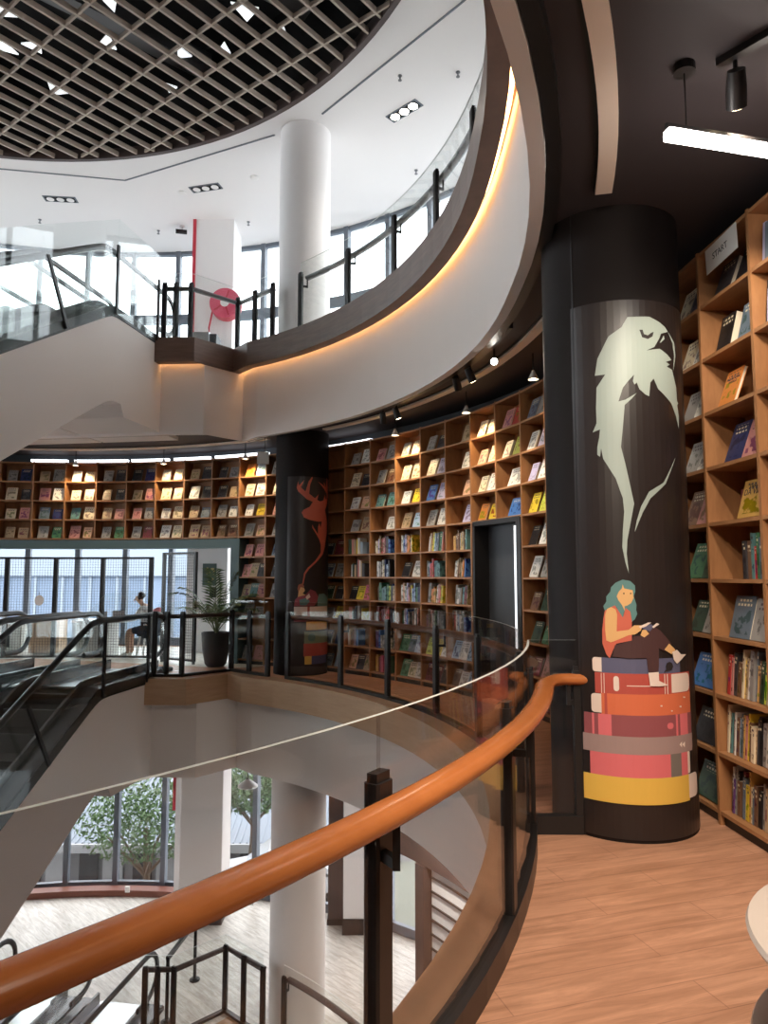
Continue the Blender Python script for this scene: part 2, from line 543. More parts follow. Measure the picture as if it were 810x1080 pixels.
# slots in the white upper ceiling
for i, pts in enumerate((((-9.5, 12.75), (-7.39, 12.95), (-5.13, 13.35), (-1.94, 11.9)), ((-1.05, 11.33), (0.98, 9.08), (2.0, 7.9)))):
    mb = MB()
    for p, q in zip(pts[:-1], pts[1:]):
        mb.bar((*p, UCEIL - 0.004), (*q, UCEIL - 0.004), 0.03, 0.012)
        d = Vector((q[0] - p[0], q[1] - p[1], 0)).normalized(); nn = Vector((-d.y, d.x, 0)) * 0.14
    struct(mb.build('trim_%d' % (11 + i), 'mullion_grey'))

# dark wall and back of the book floor, walls of the other storeys
mb = MB(); mb.arc(8.27, 8.36, 3.5, 66.2, 0, CEIL); mb.arc(8.27, 8.36, 66.2, 108, 2.3, CEIL)
struct(mb.build('wall_shelves', 'wall_dark'))
mb = MB(); mb.bar((2.36, 6.35, CEIL / 2), (2.52, 4.72, CEIL / 2), 0.08, CEIL); mb.bar((2.52, 4.72, CEIL / 2), (2.95, -3.2, CEIL / 2), 0.08, CEIL)
struct(mb.build('wall_right', 'wall_dark'))
mb = MB(); mb.arc(10.8, 10.95, -153.4, 40, -0.0, CEIL)
struct(mb.build('wall_back', 'wall_dark'))
mb = MB(); mb.arc(10.8, 10.95, -141.7, 27, H, UCEIL)
struct(mb.build('wall_upper', 'plaster'))
mb = MB(); mb.arc(10.8, 10.95, -153.4, 44.5, HL, -1.4)
struct(mb.build('wall_lower', 'brown_frame'))
# slab edges behind the facade
for i, (z0, z1) in enumerate(((CEIL, H), (-1.45, 0.0))):
    mb = MB(); mb.arc(10.85, 11.0, 40, 220, z0, z1)
    struct(mb.build('trim_%d' % (14 + i), 'mullion_grey'))

# teal portal round the opening under the shelves
mb = MB(); mb.arc(7.93, 8.30, 66.0, 106, 2.12, 2.28)
mb.arc(7.93, 8.30, 66.0, 67.35, 0.0, 2.12)
struct(mb.build('trim_17', 'teal_frame'))

# facade windows: one glazed wall a storey, each pane and mullion its own part
def facade(name, a0, k, z0, z1, transom=None):
    root = bpy.data.objects.new(name, None); COL.objects.link(root); struct(root)
    for i in range(k + 1):
        a = a0 + 5.8 * i
        p = pol(RFAC, a)
        rm = Matrix.Rotation(R(a), 3, 'Z')
        MB().box((p.x, p.y, (z0 + z1) / 2), (0.16, 0.11, z1 - z0), rm).build('mullion', 'mullion_grey', root)
        if i < k:
            p0, p1 = pol(RFAC, a), pol(RFAC, a + 5.8)
            m = MB(); m.bar((p0.x, p0.y, (z0 + z1) / 2), (p1.x, p1.y, (z0 + z1) / 2), 0.02, z1 - z0 - 0.1)
            m.build('pane', 'window_glass', root)
            for zz, hh in ((z0 + 0.09, 0.18), (z1 - 0.04, 0.08)):
                MB().bar((p0.x, p0.y, zz), (p1.x, p1.y, zz), 0.10, hh).build('rail', 'mullion_grey', root)
            if transom:
                MB().bar((p0.x, p0.y, transom), (p1.x, p1.y, transom), 0.12, 0.22).build('transom', 'mullion_grey', root)
    return root
facade('window_1', 44.3, 28, 0.0, CEIL)  # bays out of view are added to let in more daylight
facade('window_2', 27.0, 33, H, UCEIL, 7.72)
facade('window_3', 44.3, 28, HL, -1.45)
mb = MB(); mb.arc(10.35, 10.62, 80.5, 112, HL, HL + 0.13)
struct(mb.build('trim_18', 'sill_red'))

# square piers in front of the facade, one a storey
def pier(name, label, z0, z1, m, base):
    t = thing(name, label, 'pillar', (-3.72, 15.3, z0))
    MB().cbox((0, 0, (z1 - z0) / 2), (0.86, 0.8, z1 - z0), 0.01).build('shaft', m, t)
    if base:
        MB().cbox((0, 0, 0.13), (0.9, 0.84, 0.26), 0.01).build('plinth', base, t)
    return t
pier('square_pillar', 'white square pillar with a poster, behind the potted palm', 0.0, CEIL, 'ceiling_white', None)
pu = pier('square_pillar', 'white square pillar carrying the red hose reel on the upper storey', H, UCEIL, 'ceiling_white', None)
MB().bbox((-0.47, -0.42, 0), (-0.40, -0.3, UCEIL - H)).build('red_pipe', 'red_paint', pu)['label'] = 'red vertical fire pipe'
pl = pier('square_pillar', 'grey square pillar with a black plinth on the lower storey', HL, -1.45, 'plaster', 'brown_frame')
MB().bbox((-0.72, 0.25, 0), (-0.5, 0.45, 3.95)).build('white_strip', 'ceiling_white', pl)['label'] = 'narrow white edge strip'
MB().bbox((-0.8, 0.3, 2.0), (-0.73, 0.4, 3.95)).build('red_strip', 'red_paint', pl)['label'] = 'thin red strip'
t = thing('square_pillar', 'white pillar with a black plinth beside the dark frame on the lower storey', 'pillar', (-0.45, 14.75, HL))
MB().cbox((0, 0, 1.97), (0.7, 0.5, 3.95), 0.01).build('shaft', 'ceiling_white', t)
MB().cbox((0, 0, 0.15), (0.74, 0.54, 0.3), 0.01).build('plinth', 'black_metal', t)
t = thing('door_frame', 'dark upright facade post beside the round white column on the lower storey', 'frame', (-0.98, 15.0, HL))
MB().cbox((0, 0, 1.97), (0.30, 0.22, 3.95), 0.01).build('post', 'brown_frame', t)
MB().cbox((0, 0, 0.06), (0.34, 0.26, 0.12), 0.01).build('foot', 'black_metal', t)

# shop front on the lower storey; white panel stands in for bright floor behind
t = thing('shop_front', 'dark brown louvred shop front with white backing panel below the curved edge', 'shop front', (0, 0, 0))
MB().arc(7.9, 8.05, 5, 39.2, -2.47, -1.46).build('header', 'brown_frame', t)
p = pol(7.96, 35.6)
MB().cbox((p.x, p.y, (HL - 2.47) / 2), (0.2, 0.2, -2.47 - HL), 0.012, Matrix.Rotation(R(35), 3, 'Z')).build('post', 'brown_frame', t)
m = MB(); m.arc(7.98, 8.02, 5, 34.6, HL, -2.47); m.build('louvre_backing', 'backing_white', t)
for i in range(15):
    m = MB(); m.arc(7.955, 7.982, 5, 34.6, -2.62 - 0.19 * i, -2.60 - 0.19 * i); m.build('louvre_bar', 'black_metal', t)

# ------------------------------------------------------------------ outside
struct(MB().bbox((-60, 18.2, -8.3), (60, 120, -8.05)).build('ground', 'mullion_grey'))
mat('ground_grey', (0.16, 0.165, 0.165), 0.9)
bpy.data.objects['ground'].data.materials[0] = MATS['ground_grey']
struct(MB().bbox((-80, -60, -8.3), (-17.2, 18.1, -8.05)).build('ground_side', 'ground_grey'))
mat('far_wall', (0.17, 0.215, 0.29), 0.8); mat('far_band', (0.27, 0.31, 0.36), 0.8)
mat('roof_metal', (0.20, 0.235, 0.28), 0.6); mat('house_wall', (0.16, 0.165, 0.175), 0.8); mat('house_white', (0.33, 0.34, 0.35), 0.7)
mat('car_white', (0.5, 0.51, 0.52), 0.25); mat('car_window', (0.03, 0.035, 0.04), 0.08); mat('terrace', (0.16, 0.17, 0.14), 0.9)
mat('bark', (0.14, 0.10, 0.07), 0.9); mat('tree_leaf', (0.085, 0.15, 0.055), 0.6)
t = thing('apartment_block', 'pale blue grey building with screened facade across the street', 'building', (-14, 52, -8.05))
MB().bbox((-22, 0, 0), (26, 6, 9.62)).build('wall', 'far_wall', t)
MB().bbox((-22, -0.3, 9.62), (26, 6, 12.6)).build('parapet', 'far_band', t)
for i in range(24):
    MB().bbox((-21.6 + 2 * i, -0.12, 0.3), (-21.4 + 2 * i, 0.0, 9.55)).build('pilaster', 'far_band', t)
t = thing('shed', 'low grey house with a ribbed metal roof beyond the lower windows', 'building', (-6.2, 22.0, -8.05))
MB().bbox((-5.5, 0, 0), (6.5, 5.0, 1.75)).build('wall', 'house_wall', t)
m = MB(); m.add([(-5.9, -0.6, 1.72), (6.9, -0.6, 1.72), (6.9, 5, 3.1), (-5.9, 5, 3.1), (-5.9, -0.6, 1.86), (6.9, -0.6, 1.86), (6.9, 5, 3.24), (-5.9, 5, 3.24)],
                [(0, 1, 2, 3), (4, 5, 6, 7), (0, 1, 5, 4), (1, 2, 6, 5), (2, 3, 7, 6), (3, 0, 4, 7)])
rf = m.build('roof', 'roof_metal', t)
m = MB()
for i in range(64):
    x = -5.8 + 0.2 * i
    m.bar((x, -0.6, 1.87), (x, 5, 3.25), 0.05, 0.04)
m.build('roof_rib', 'roof_metal', rf)['kind'] = 'stuff'
MB().bbox((-5.9, -0.7, 1.62), (6.9, -0.55, 1.86)).build('gutter', 'house_white', t)
for i, x in enumerate((-4.6, -2.9, -1.3, 0.3, 1.9, 3.5, 5.1)):
    MB().bbox((x, -0.06, 0.55), (x + 0.55, 0.02, 1.5)).build('window', 'car_window', t)
    MB().bbox((x + 0.7, -0.05, 0.1), (x + 1.3, 0.02, 1.5)).build('door', 'house_white', t)


def leaf_cloud(c, rads, n, size, seed):
    r = random.Random(seed); m = MB()
    for i in range(n):
        d = Vector((r.gauss(0, 1), r.gauss(0, 1), r.gauss(0, 1))).normalized() * (r.random() ** 0.4)
        p = Vector(c) + Vector((d.x * rads[0], d.y * rads[1], d.z * rads[2]))
        a = Vector((r.gauss(0, 1), r.gauss(0, 1), r.gauss(0, 1))).normalized() * size * (0.6 + r.random())
        b = a.cross(Vector((r.gauss(0, 1), r.gauss(0, 1), r.gauss(0, 1)))).normalized() * size * 0.45
        m.add([p - a, p + b, p + a, p - b], [(0, 1, 2, 3)])
    return m


def tree(label, x, y, z, h, crown, seed):
    t = thing('street_tree', label, 'tree', (x, y, z))
    m = MB(); m.tube([(0, 0, 0), (0.08, 0, h * .4), (0.0, 0.05, h * .75)], 0.13, n=8, radii=[1, .8, .5])
    for i in range(5):
        a = i * 1.3; m.tube([(0.05, 0, h * .45), (math.cos(a) * crown[0] * .6, math.sin(a) * crown[1] * .6, h * .75)], 0.05, n=5, radii=[1, .4])
    m.build('trunk', 'bark', t)
    leaf_cloud((0, 0, h * .82), crown, 3000, 0.07, seed).build('crown', 'tree_leaf', t)
tree('leafy green street tree outside the windows left of the grey pillar', -6.3, 19.3, -8.05, 4.0, (1.9, 1.2, 1.1), 3)
tree('leafy green street tree outside the windows right of the grey pillar', -3.7, 20.4, -6.65, 2.9, (1.3, 0.8, 0.75), 5)
struct(MB().bbox((-4.7, 17.2, -8.05), (3, 21.3, -6.65)).build('trim_19', 'terrace'))
t = thing('car', 'white car parked outside the window beside the grey lower pillar', 'car', (-2.55, 18.5, -6.65), R(5))
prof = [(-1.9, .35), (-1.95, .7), (-1.6, .85), (-0.95, .95), (-0.35, 1.4), (0.7, 1.42), (1.45, 1.0), (1.9, .9), (1.95, .4)]
MB().prism(prof, -0.8, 0.8).build('body', 'car_white', t)
MB().prism([(-0.8, .97), (-0.3, 1.33), (0.15, 1.35), (0.15, .97)], -0.82, 0.82).build('window', 'car_window', t)
MB().prism([(0.22, .97), (0.22, 1.35), (0.65, 1.35), (1.2, 1.0)], -0.82, 0.82).build('window', 'car_window', t)
for x in (-1.2, 1.2):
    for y in (-0.72, 0.72):
        m = MB(); m.tube([(x, y - 0.1, 0.32), (x, y + 0.1, 0.32)], 0.32, n=18); m.build('wheel', 'rubber', t)

# =================================================================== LATTICE CEILING
t = thing('lattice_ceiling', 'round ceiling of crossed beige timber bars over the black void', 'ceiling lattice', (CX, CY, UCEIL))
m = MB(); o0 = [(a * 3.0, 6.80) for a in range(120)]
k = []
for i in range(121):
    a = R(i * 3); k.append((math.cos(a), math.sin(a)))
for i in range(120):
    a, b = k[i], k[i + 1]
    m.add([(a[0] * 6.80, a[1] * 6.80, -0.03), (b[0] * 6.80, b[1] * 6.80, -0.03), (b[0] * 6.88, b[1] * 6.88, -0.03), (a[0] * 6.88, a[1] * 6.88, -0.03),
           (a[0] * 6.80, a[1] * 6.80, 0.16), (b[0] * 6.80, b[1] * 6.80, 0.16), (b[0] * 6.88, b[1] * 6.88, 0.16), (a[0] * 6.88, a[1] * 6.88, 0.16)],
          [(0, 3, 2, 1), (4, 5, 6, 7), (0, 1, 5, 4), (2, 3, 7, 6)])
m.build('rim', 'brown_frame', t)
def lattice(ang, spacing, phase, z0, z1, w):
    u = Vector((math.cos(R(ang)), math.sin(R(ang)), 0)); nn = Vector((-u.y, u.x, 0))
    base = phase - nn.dot(Vector((CX, CY, 0)))
    i0 = math.ceil((-6.75 - base) / spacing)
    while base + i0 * spacing < 6.75:
        d = base + i0 * spacing; i0 += 1
        L = math.sqrt(6.8 ** 2 - d * d)
        mm = MB(); mm.bar(nn * d - u * L + Vector((0, 0, (z0 + z1) / 2)), nn * d + u * L + Vector((0, 0, (z0 + z1) / 2)), w, z1 - z0)
        mm.build('lattice_bar', 'lattice_wood', t)
lattice(51, 0.327, 11.09, -0.01, 0.075, 0.035)
lattice(-37, 0.622, 4.78, 0.0, 0.07, 0.028)
# pale triangular panes up in the black attic, and its ducts
for i, (x, y) in enumerate(((-6.06, 10.53), (-5.96, 11.24), (-6.45, 11.3), (-4.65, 11.15), (-4.3, 10.3), (-3.47, 11.39), (-6.07, 12.3), (-3.95, 12.3), (-2.22, 10.47), (-0.95, 9.9), (-2.72, 11.3), (-1.7, 10.9))):
    a = rnd.uniform(0, 6.28); s = rnd.uniform(0.14, 0.24)
    m = MB(); pts = [(s * math.cos(a + q), s * math.sin(a + q)) for q in (0, 1.7, 3.9)]
    m.add([(p[0], p[1], 0) for p in pts] + [(p[0], p[1], 0.03) for p in pts], [(2, 1, 0), (3, 4, 5), (0, 1, 4, 3), (1, 2, 5, 4), (2, 0, 3, 5)])
    ob = m.build('skylight_pane', 'skylight_white', loc=(x, y, 10.55))
    tag(ob, 'small pale triangular pane glowing above the timber lattice', 'skylight', 'pale triangles above the lattice')
for i, (x0, y0, x1, y1) in enumerate(((-6.2, 9.4, -3.2, 12.0), (-4.6, 8.2, -1.2, 10.6))):
    ob = MB().bar((x0, y0, 10.75), (x1, y1, 10.75), 0.35, 0.3).build('air_duct', 'steel_dark')
    tag(ob, ('dark air duct over the left side of the timber lattice', 'dark air duct over the right side of the timber lattice')[i], 'duct')

# =================================================================== ROUND COLUMNS
def column(label, c, r, z0, z1, m, seam=True):
    t = thing('round_column', label, 'column', (c[0], c[1], z0))
    MB().lathe([(r, 0.0), (r, z1 - z0)], n=64).build('shaft', m, t, smooth=True)
    return t
DC = (-1.39, 11.92); NC = (1.59, 4.845)
column('white round column rising past the upper storey railing', DC, 0.445, H, UCEIL, 'ceiling_white')
column('pale grey round column standing on the lower storey', DC, 0.445, HL, -1.45, 'plaster')
far_col = column('black round column with an orange antlered deer mural', DC, 0.445, 0.0, CEIL, 'column_black')
near_col = column('large black round column with a pale eagle mural and a reading girl', NC, 0.46, 0.0, CEIL, 'column_black')
def ground_panel(col, c, r, a0, a1, z0, z1):
    m = MB(); n = 40
    for i in range(n):
        a, b = R(a0 + (a1 - a0) * i / n), R(a0 + (a1 - a0) * (i + 1) / n)
        vs = [(q * math.cos(w), q * math.sin(w), z) for z in (z0, z1) for q in (r - 0.004, r) for w in (a, b)]
        m.add(vs, [(2, 3, 7, 6), (0, 4, 5, 1), (0, 1, 3, 2), (4, 6, 7, 5), (0, 2, 6, 4), (1, 5, 7, 3)])
    return m.build('mural_panel', 'mural_ground', col, smooth=True)
np_ = ground_panel(near_col, NC, 0.4635, -140, 60, 0.02, 3.36)
fp_ = ground_panel(far_col, DC, 0.4485, -115, 40, 0.02, 3.22)
MB().box((0.461 * math.cos(R(-138)), 0.461 * math.sin(R(-138)), 2.0), (0.008, 0.008, 4.0), Matrix.Rotation(R(-138), 3, 'Z')).build('seam', 'black_metal', near_col)
NEAR_MURAL = [
 ('eagle_head','sage',[(-94.4,3.244),(-76.5,3.251),(-66.6,3.223),(-61.0,3.199),(-57.6,3.172),(-65.7,3.149),(-67.2,3.121),(-72.7,3.055),(-79.9,3.028),(-67.6,3.048),(-59.0,3.018),(-54.1,2.99),(-61.5,2.968),(-56.5,2.957),(-60.5,2.938),(-53.9,2.926),(-48.4,2.815),(-47.9,2.729),(-45.6,2.714),(-47.7,2.703),(-45.6,2.627),(-46.4,2.548),(-50.2,2.622),(-56.3,2.701),(-63.8,2.745),(-70.3,2.782),(-74.4,2.848),(-77.4,2.821),(-78.9,2.731),(-82.2,2.742),(-86.8,2.775),(-88.7,2.818),(-90.4,2.804),(-91.7,2.826),(-90.6,2.869),(-95.4,2.827),(-99.5,2.785),(-103.1,2.698),(-97.8,2.708),(-89.0,2.75),(-93.2,2.712),(-98.5,2.674),(-100.4,2.531),(-102.2,2.406),(-99.3,2.296),(-93.7,2.047),(-96.7,1.932),(-99.7,1.817),(-100.4,1.735),(-99.3,1.613),(-101.5,1.678),(-103.5,1.776),(-102.7,1.883),(-101.3,1.998),(-102.0,2.081),(-106.8,2.207),(-115.7,2.336),(-117.1,2.405),(-118.1,2.351),(-120.1,2.365),(-119.9,2.415),(-118.3,2.474),(-117.5,2.527),(-123.3,2.512),(-120.0,2.569),(-120.1,2.663),(-119.3,2.799),(-112.4,2.879),(-120.4,2.879),(-118.0,2.988),(-109.2,3.126),(-99.1,3.18)]),
 ('feather_stroke','sage',[(-53.7,2.352),(-66.4,2.176),(-80.8,2.08),(-87.5,1.989),(-94.0,1.869),(-92.2,1.94),(-88.4,2.03),(-81.7,2.122),(-68.4,2.183)]),
 ('beak_outline','sage',[(-57.6,3.172),(-49.1,3.112),(-47.7,3.027),(-52.0,2.922),(-49.9,3.023),(-51.6,3.104)]),
 ('eagle_eye','dark',[(-85.2,3.161),(-82.6,3.162),(-81.6,3.134),(-78.3,3.127),(-75.4,3.145),(-72.9,3.154),(-74.1,3.123),(-78.4,3.103),(-83.2,3.113)]),
 ('nostril','sage',[(-67.4,3.086),(-62.8,3.14),(-62.1,3.118),(-66.0,3.091)]),
 ('spine','slate',[(-121.5,1.094),(-58.2,1.094),(-58.2,1.002),(-121.5,1.002)]),
 ('spine_pages','paper',[(-121.19999999999999,1.094),(-126.2,1.094),(-127.2,1.092),(-128.0,1.085),(-128.3,1.077),(-128.3,1.023),(-128.0,1.015),(-127.2,1.008),(-126.2,1.006),(-121.19999999999999,1.006)]),
 ('spine','red',[(-126.6,1.002),(-45.3,1.002),(-45.3,0.876),(-126.6,0.876)]),
 ('spine_pages','paper',[(-45.9,0.962),(-46.5,0.979),(-48.0,0.991),(-50.1,0.996),(-67.9,0.996),(-67.9,0.883),(-50.1,0.883),(-48.0,0.888),(-46.5,0.9),(-45.9,0.917)]),
 ('spine_label','paper',[(-108.8,0.969),(-109.1,0.977),(-109.8,0.983),(-110.8,0.985),(-111.8,0.983),(-112.5,0.977),(-112.8,0.969),(-112.8,0.91),(-112.5,0.902),(-111.8,0.896),(-110.8,0.894),(-109.8,0.896),(-109.1,0.902),(-108.8,0.91)]),
 ('spine_line','paper',[(-103.4,0.931),(-72.9,0.931),(-72.9,0.926),(-103.4,0.926)]),
 ('spine_line','paper',[(-121.9,0.999),(-121.4,0.999),(-121.4,0.878),(-121.9,0.878)]),
 ('spine_line','paper',[(-119.9,0.999),(-119.4,0.999),(-119.4,0.878),(-119.9,0.878)]),
 ('spine_line','paper',[(-74.4,0.999),(-73.8,0.999),(-73.8,0.878),(-74.4,0.878)]),
 ('spine_line','paper',[(-72.1,0.999),(-71.4,0.999),(-71.4,0.878),(-72.1,0.878)]),
 ('spine','orange',[(-122.3,0.878),(-45.7,0.878),(-45.7,0.752),(-122.3,0.752)]),
 ('spine_pages','paper',[(-122.0,0.873),(-127.5,0.873),(-128.6,0.87),(-129.5,0.864),(-129.8,0.854),(-129.8,0.777),(-129.5,0.767),(-128.6,0.761),(-127.5,0.758),(-122.0,0.758)]),
 ('spine_line','red',[(-119.7,0.878),(-117.7,0.878),(-117.7,0.752),(-119.7,0.752)]),
 ('spine','mauve',[(-136.1,0.752),(-45.6,0.752),(-45.6,0.625),(-136.1,0.625)]),
 ('spine_stripe','rose',[(-124.8,0.752),(-115.0,0.752),(-115.0,0.625),(-124.8,0.625)]),
 ('spine_stripe','rose',[(-129.6,0.752),(-127.9,0.752),(-127.9,0.625),(-129.6,0.625)]),
 ('spine_stripe','rose',[(-65.1,0.752),(-63.2,0.752),(-63.2,0.625),(-65.1,0.625)]),
 ('spine_stripe','rose',[(-60.7,0.752),(-51.4,0.752),(-51.4,0.625),(-60.7,0.625)]),
 ('spine_dot','rose',[(-68.0,0.697),(-68.8,0.704),(-70.0,0.706),(-71.1,0.706),(-72.3,0.704),(-73.1,0.697),(-73.4,0.688),(-73.1,0.678),(-72.3,0.671),(-71.1,0.669),(-70.0,0.669),(-68.8,0.671),(-68.0,0.678),(-67.7,0.688)]),
 ('spine','taupe',[(-137.3,0.625),(-45.4,0.625),(-45.4,0.52),(-137.3,0.52)]),
 ('spine','pink',[(-131.8,0.52),(-53.5,0.52),(-53.5,0.384),(-131.8,0.384)]),
 ('spine_stripe','taupe2',[(-71.5,0.52),(-61.0,0.52),(-61.0,0.384),(-71.5,0.384)]),
 ('spine_pages','paper',[(-50.4,0.512),(-50.5,0.516),(-50.9,0.519),(-51.3,0.52),(-53.5,0.52),(-53.5,0.39),(-51.3,0.39),(-50.9,0.391),(-50.5,0.394),(-50.4,0.398)]),
 ('spine','yellow',[(-137.5,0.384),(-52.3,0.384),(-52.3,0.228),(-137.5,0.228)]),
 ('spine_pages','paper',[(-38.7,0.35),(-39.3,0.367),(-40.8,0.379),(-42.9,0.384),(-52.8,0.384),(-52.8,0.241),(-42.9,0.241),(-40.8,0.246),(-39.3,0.258),(-38.7,0.275)]),
 ('spine_mark','paper',[(-62.6,0.571),(-59.8,0.586),(-60.0,0.552)]),
 ('spine_mark','paper',[(-59.5,0.569),(-56.4,0.582),(-56.7,0.549)]),
 ('dot','paper',[(-78.8,0.814),(-77.3,0.814),(-77.3,0.805),(-78.8,0.806)]),
 ('dot','paper',[(-69.7,0.781),(-68.3,0.78),(-68.4,0.772),(-69.7,0.773)]),
 ('dot','paper',[(-61.1,0.802),(-59.1,0.801),(-59.1,0.791),(-61.1,0.793)]),
 ('dot','paper',[(-56.5,0.855),(-54.2,0.853),(-54.3,0.845),(-56.6,0.847)]),
 ('magnifier','dark',[(-72.2,1.065),(-69.7,1.073),(-67.2,1.063),(-66.4,1.042),(-68.3,1.023),(-71.1,1.02),(-73.7,1.013),(-75.0,1.011),(-72.9,1.028),(-73.2,1.049)]),
 ('hair','teal',[(-109.1,1.556),(-104.1,1.575),(-98.6,1.566),(-95.3,1.538),(-95.2,1.501),(-96.5,1.473),(-94.6,1.421),(-95.0,1.389),(-94.3,1.366),(-96.1,1.333),(-98.4,1.316),(-100.5,1.351),(-103.7,1.379),(-104.7,1.342),(-107.0,1.369),(-109.1,1.406),(-113.5,1.406),(-117.5,1.382),(-118.6,1.41),(-116.2,1.438),(-116.1,1.471),(-113.2,1.5),(-112.5,1.528)]),
 ('blouse','coral',[(-114.1,1.401),(-110.1,1.416),(-104.7,1.342),(-102.5,1.402),(-99.3,1.379),(-98.4,1.324),(-98.8,1.204),(-109.8,1.183),(-112.2,1.145),(-114.9,1.093),(-117.3,1.116),(-119.9,1.18),(-119.8,1.264),(-118.8,1.33),(-117.5,1.382)]),
 ('face','skin',[(-107.1,1.5),(-104.8,1.521),(-104.2,1.547),(-103.2,1.521),(-97.1,1.51),(-96.7,1.463),(-98.5,1.431),(-101.3,1.416),(-103.2,1.412),(-103.3,1.384),(-105.2,1.421),(-107.6,1.449),(-108.6,1.472)]),
 ('trousers','plum',[(-111.0,1.173),(-98.8,1.204),(-97.6,1.231),(-90.8,1.232),(-81.1,1.287),(-76.2,1.258),(-67.5,1.182),(-74.1,1.138),(-78.6,1.157),(-79.1,1.047),(-79.9,1.01),(-87.4,1.011),(-88.5,1.098),(-101.4,1.095),(-112.9,1.103)]),
 ('arm','skin',[(-113.0,1.406),(-109.7,1.392),(-108.7,1.36),(-109.4,1.257),(-100.8,1.268),(-96.8,1.296),(-90.6,1.296),(-92.1,1.264),(-96.4,1.241),(-100.9,1.236),(-108.7,1.207),(-113.7,1.189),(-117.0,1.2),(-117.6,1.265),(-117.3,1.358),(-115.8,1.394)]),
 ('open_book','slate',[(-91.2,1.282),(-84.7,1.304),(-81.7,1.291),(-85.5,1.259),(-89.5,1.27)]),
 ('page','paper',[(-93.5,1.289),(-86.5,1.313),(-84.1,1.313),(-88.3,1.289),(-92.4,1.278)]),
 ('page','paper',[(-83.6,1.287),(-79.8,1.31),(-77.6,1.303),(-82.4,1.279)]),
 ('hand','skin',[(-90.9,1.269),(-88.4,1.269),(-86.1,1.245),(-89.7,1.223),(-92.5,1.236)]),
 ('ankle','skin',[(-69.7,1.183),(-63.8,1.144),(-67.8,1.118),(-74.1,1.147)]),
 ('shoe','paper',[(-67.0,1.131),(-62.2,1.143),(-58.0,1.114),(-51.2,1.11),(-62.7,1.058),(-65.8,1.084)]),
 ('eye_dot','dark',[(-103.9,1.494),(-103.0,1.494),(-103.1,1.486),(-104.0,1.486)]),
 ('eye_dot','dark',[(-99.1,1.494),(-98.2,1.494),(-98.2,1.487),(-99.1,1.486)]),
 ('shoe','paper',[(-87.6,1.01),(-79.7,1.014),(-79.5,0.961),(-72.1,0.933),(-79.7,0.927),(-86.6,0.931)]),
]
FAR_MURAL = [
 ('deer_head','coral',[(-84.3,2.623),(-80.4,2.667),(-67.2,2.721),(-60.3,2.802),(-72.9,2.841),(-91.7,2.969),(-95.1,3.03),(-92.0,3.142),(-90.3,3.064),(-78.9,3.161),(-86.3,3.038),(-76.4,2.97),(-70.0,3.137),(-62.7,3.219),(-60.8,3.202),(-66.5,3.086),(-68.6,2.938),(-55.4,2.865),(-46.3,2.936),(-49.7,2.842),(-41.7,2.82),(-31.8,2.844),(-25.9,2.946),(-23.5,2.868),(-18.3,2.881),(-17.4,2.962),(-48.5,3.149),(-31.4,3.092),(-26.1,3.061),(-31.5,3.153),(-20.9,3.065),(-17.5,3.247),(-10.5,3.039),(-10.9,2.914),(-16.3,2.785),(-25.4,2.69),(-15.6,2.519),(-15.1,2.343),(-24.3,2.076),(-32.2,1.952),(-51.5,1.811),(-67.0,1.707),(-74.7,1.622),(-78.8,1.461),(-81.4,1.461),(-77.8,1.639),(-70.4,1.724),(-54.1,1.836),(-39.0,1.976),(-39.2,2.106),(-43.8,2.192),(-60.9,2.377),(-61.0,2.429),(-57.3,2.378),(-47.3,2.277),(-46.9,2.399),(-44.2,2.461),(-39.6,2.384),(-36.5,2.49),(-47.1,2.482),(-66.9,2.505),(-79.2,2.546)]),
 ('reader_hair','rust',[(-91.0,1.39),(-88.8,1.453),(-80.2,1.476),(-77.2,1.423),(-78.7,1.401),(-84.4,1.412),(-88.6,1.333)]),
 ('face','skin',[(-88.6,1.34),(-84.4,1.412),(-77.2,1.401),(-75.7,1.356),(-80.0,1.311),(-74.2,1.288),(-84.2,1.266),(-90.0,1.255)]),
 ('sweater','wine',[(-74.2,1.288),(-63.8,1.378),(-52.5,1.343),(-44.1,1.25),(-47.0,1.183),(-55.5,1.105),(-97.9,1.108),(-95.7,1.209),(-90.0,1.255)]),
 ('cushion','teal',[(-43.4,1.296),(-27.6,1.305),(-10.5,1.243),(-7.4,1.092),(-46.9,1.103),(-47.0,1.205)]),
 ('open_book','teal',[(-87.0,1.209),(-71.2,1.243),(-65.1,1.186),(-72.5,1.119),(-85.5,1.12)]),
 ('page','paper',[(-74.1,1.254),(-66.8,1.31),(-63.7,1.253),(-71.1,1.209)]),
 ('spine','paper',[(-97.8,1.099),(-9.6,1.099),(-9.6,0.937),(-97.8,0.937)]),
 ('spine_stripe','red',[(-70.0,1.099),(-64.9,1.099),(-64.9,0.937),(-70.0,0.937)]),
 ('spine','wine',[(-97.6,0.937),(-9.1,0.937),(-9.1,0.858),(-97.6,0.858)]),
 ('spine','yellow',[(-72.1,0.858),(-11.1,0.858),(-11.1,0.723),(-72.1,0.723)]),
 ('spine','sage2',[(-76.2,0.7),(-10.4,0.7),(-10.4,0.51),(-76.2,0.51)]),
 ('spine_dot','teal',[(-52.5,0.636),(-55.3,0.659),(-59.2,0.667),(-61.2,0.667),(-65.1,0.659),(-67.9,0.636),(-68.9,0.605),(-67.9,0.574),(-65.1,0.551),(-61.2,0.543),(-59.2,0.543),(-55.3,0.551),(-52.5,0.574),(-51.5,0.605)]),
 ('spine','red',[(-77.4,0.51),(-7.0,0.51),(-7.0,0.309),(-77.4,0.309)]),
 ('spine','navy',[(-60.8,0.309),(-15.2,0.309),(-15.2,0.179),(-60.8,0.179)]),
 ('spine','yellow',[(-74.9,0.309),(-60.2,0.309),(-60.2,0.179),(-74.9,0.179)]),
]

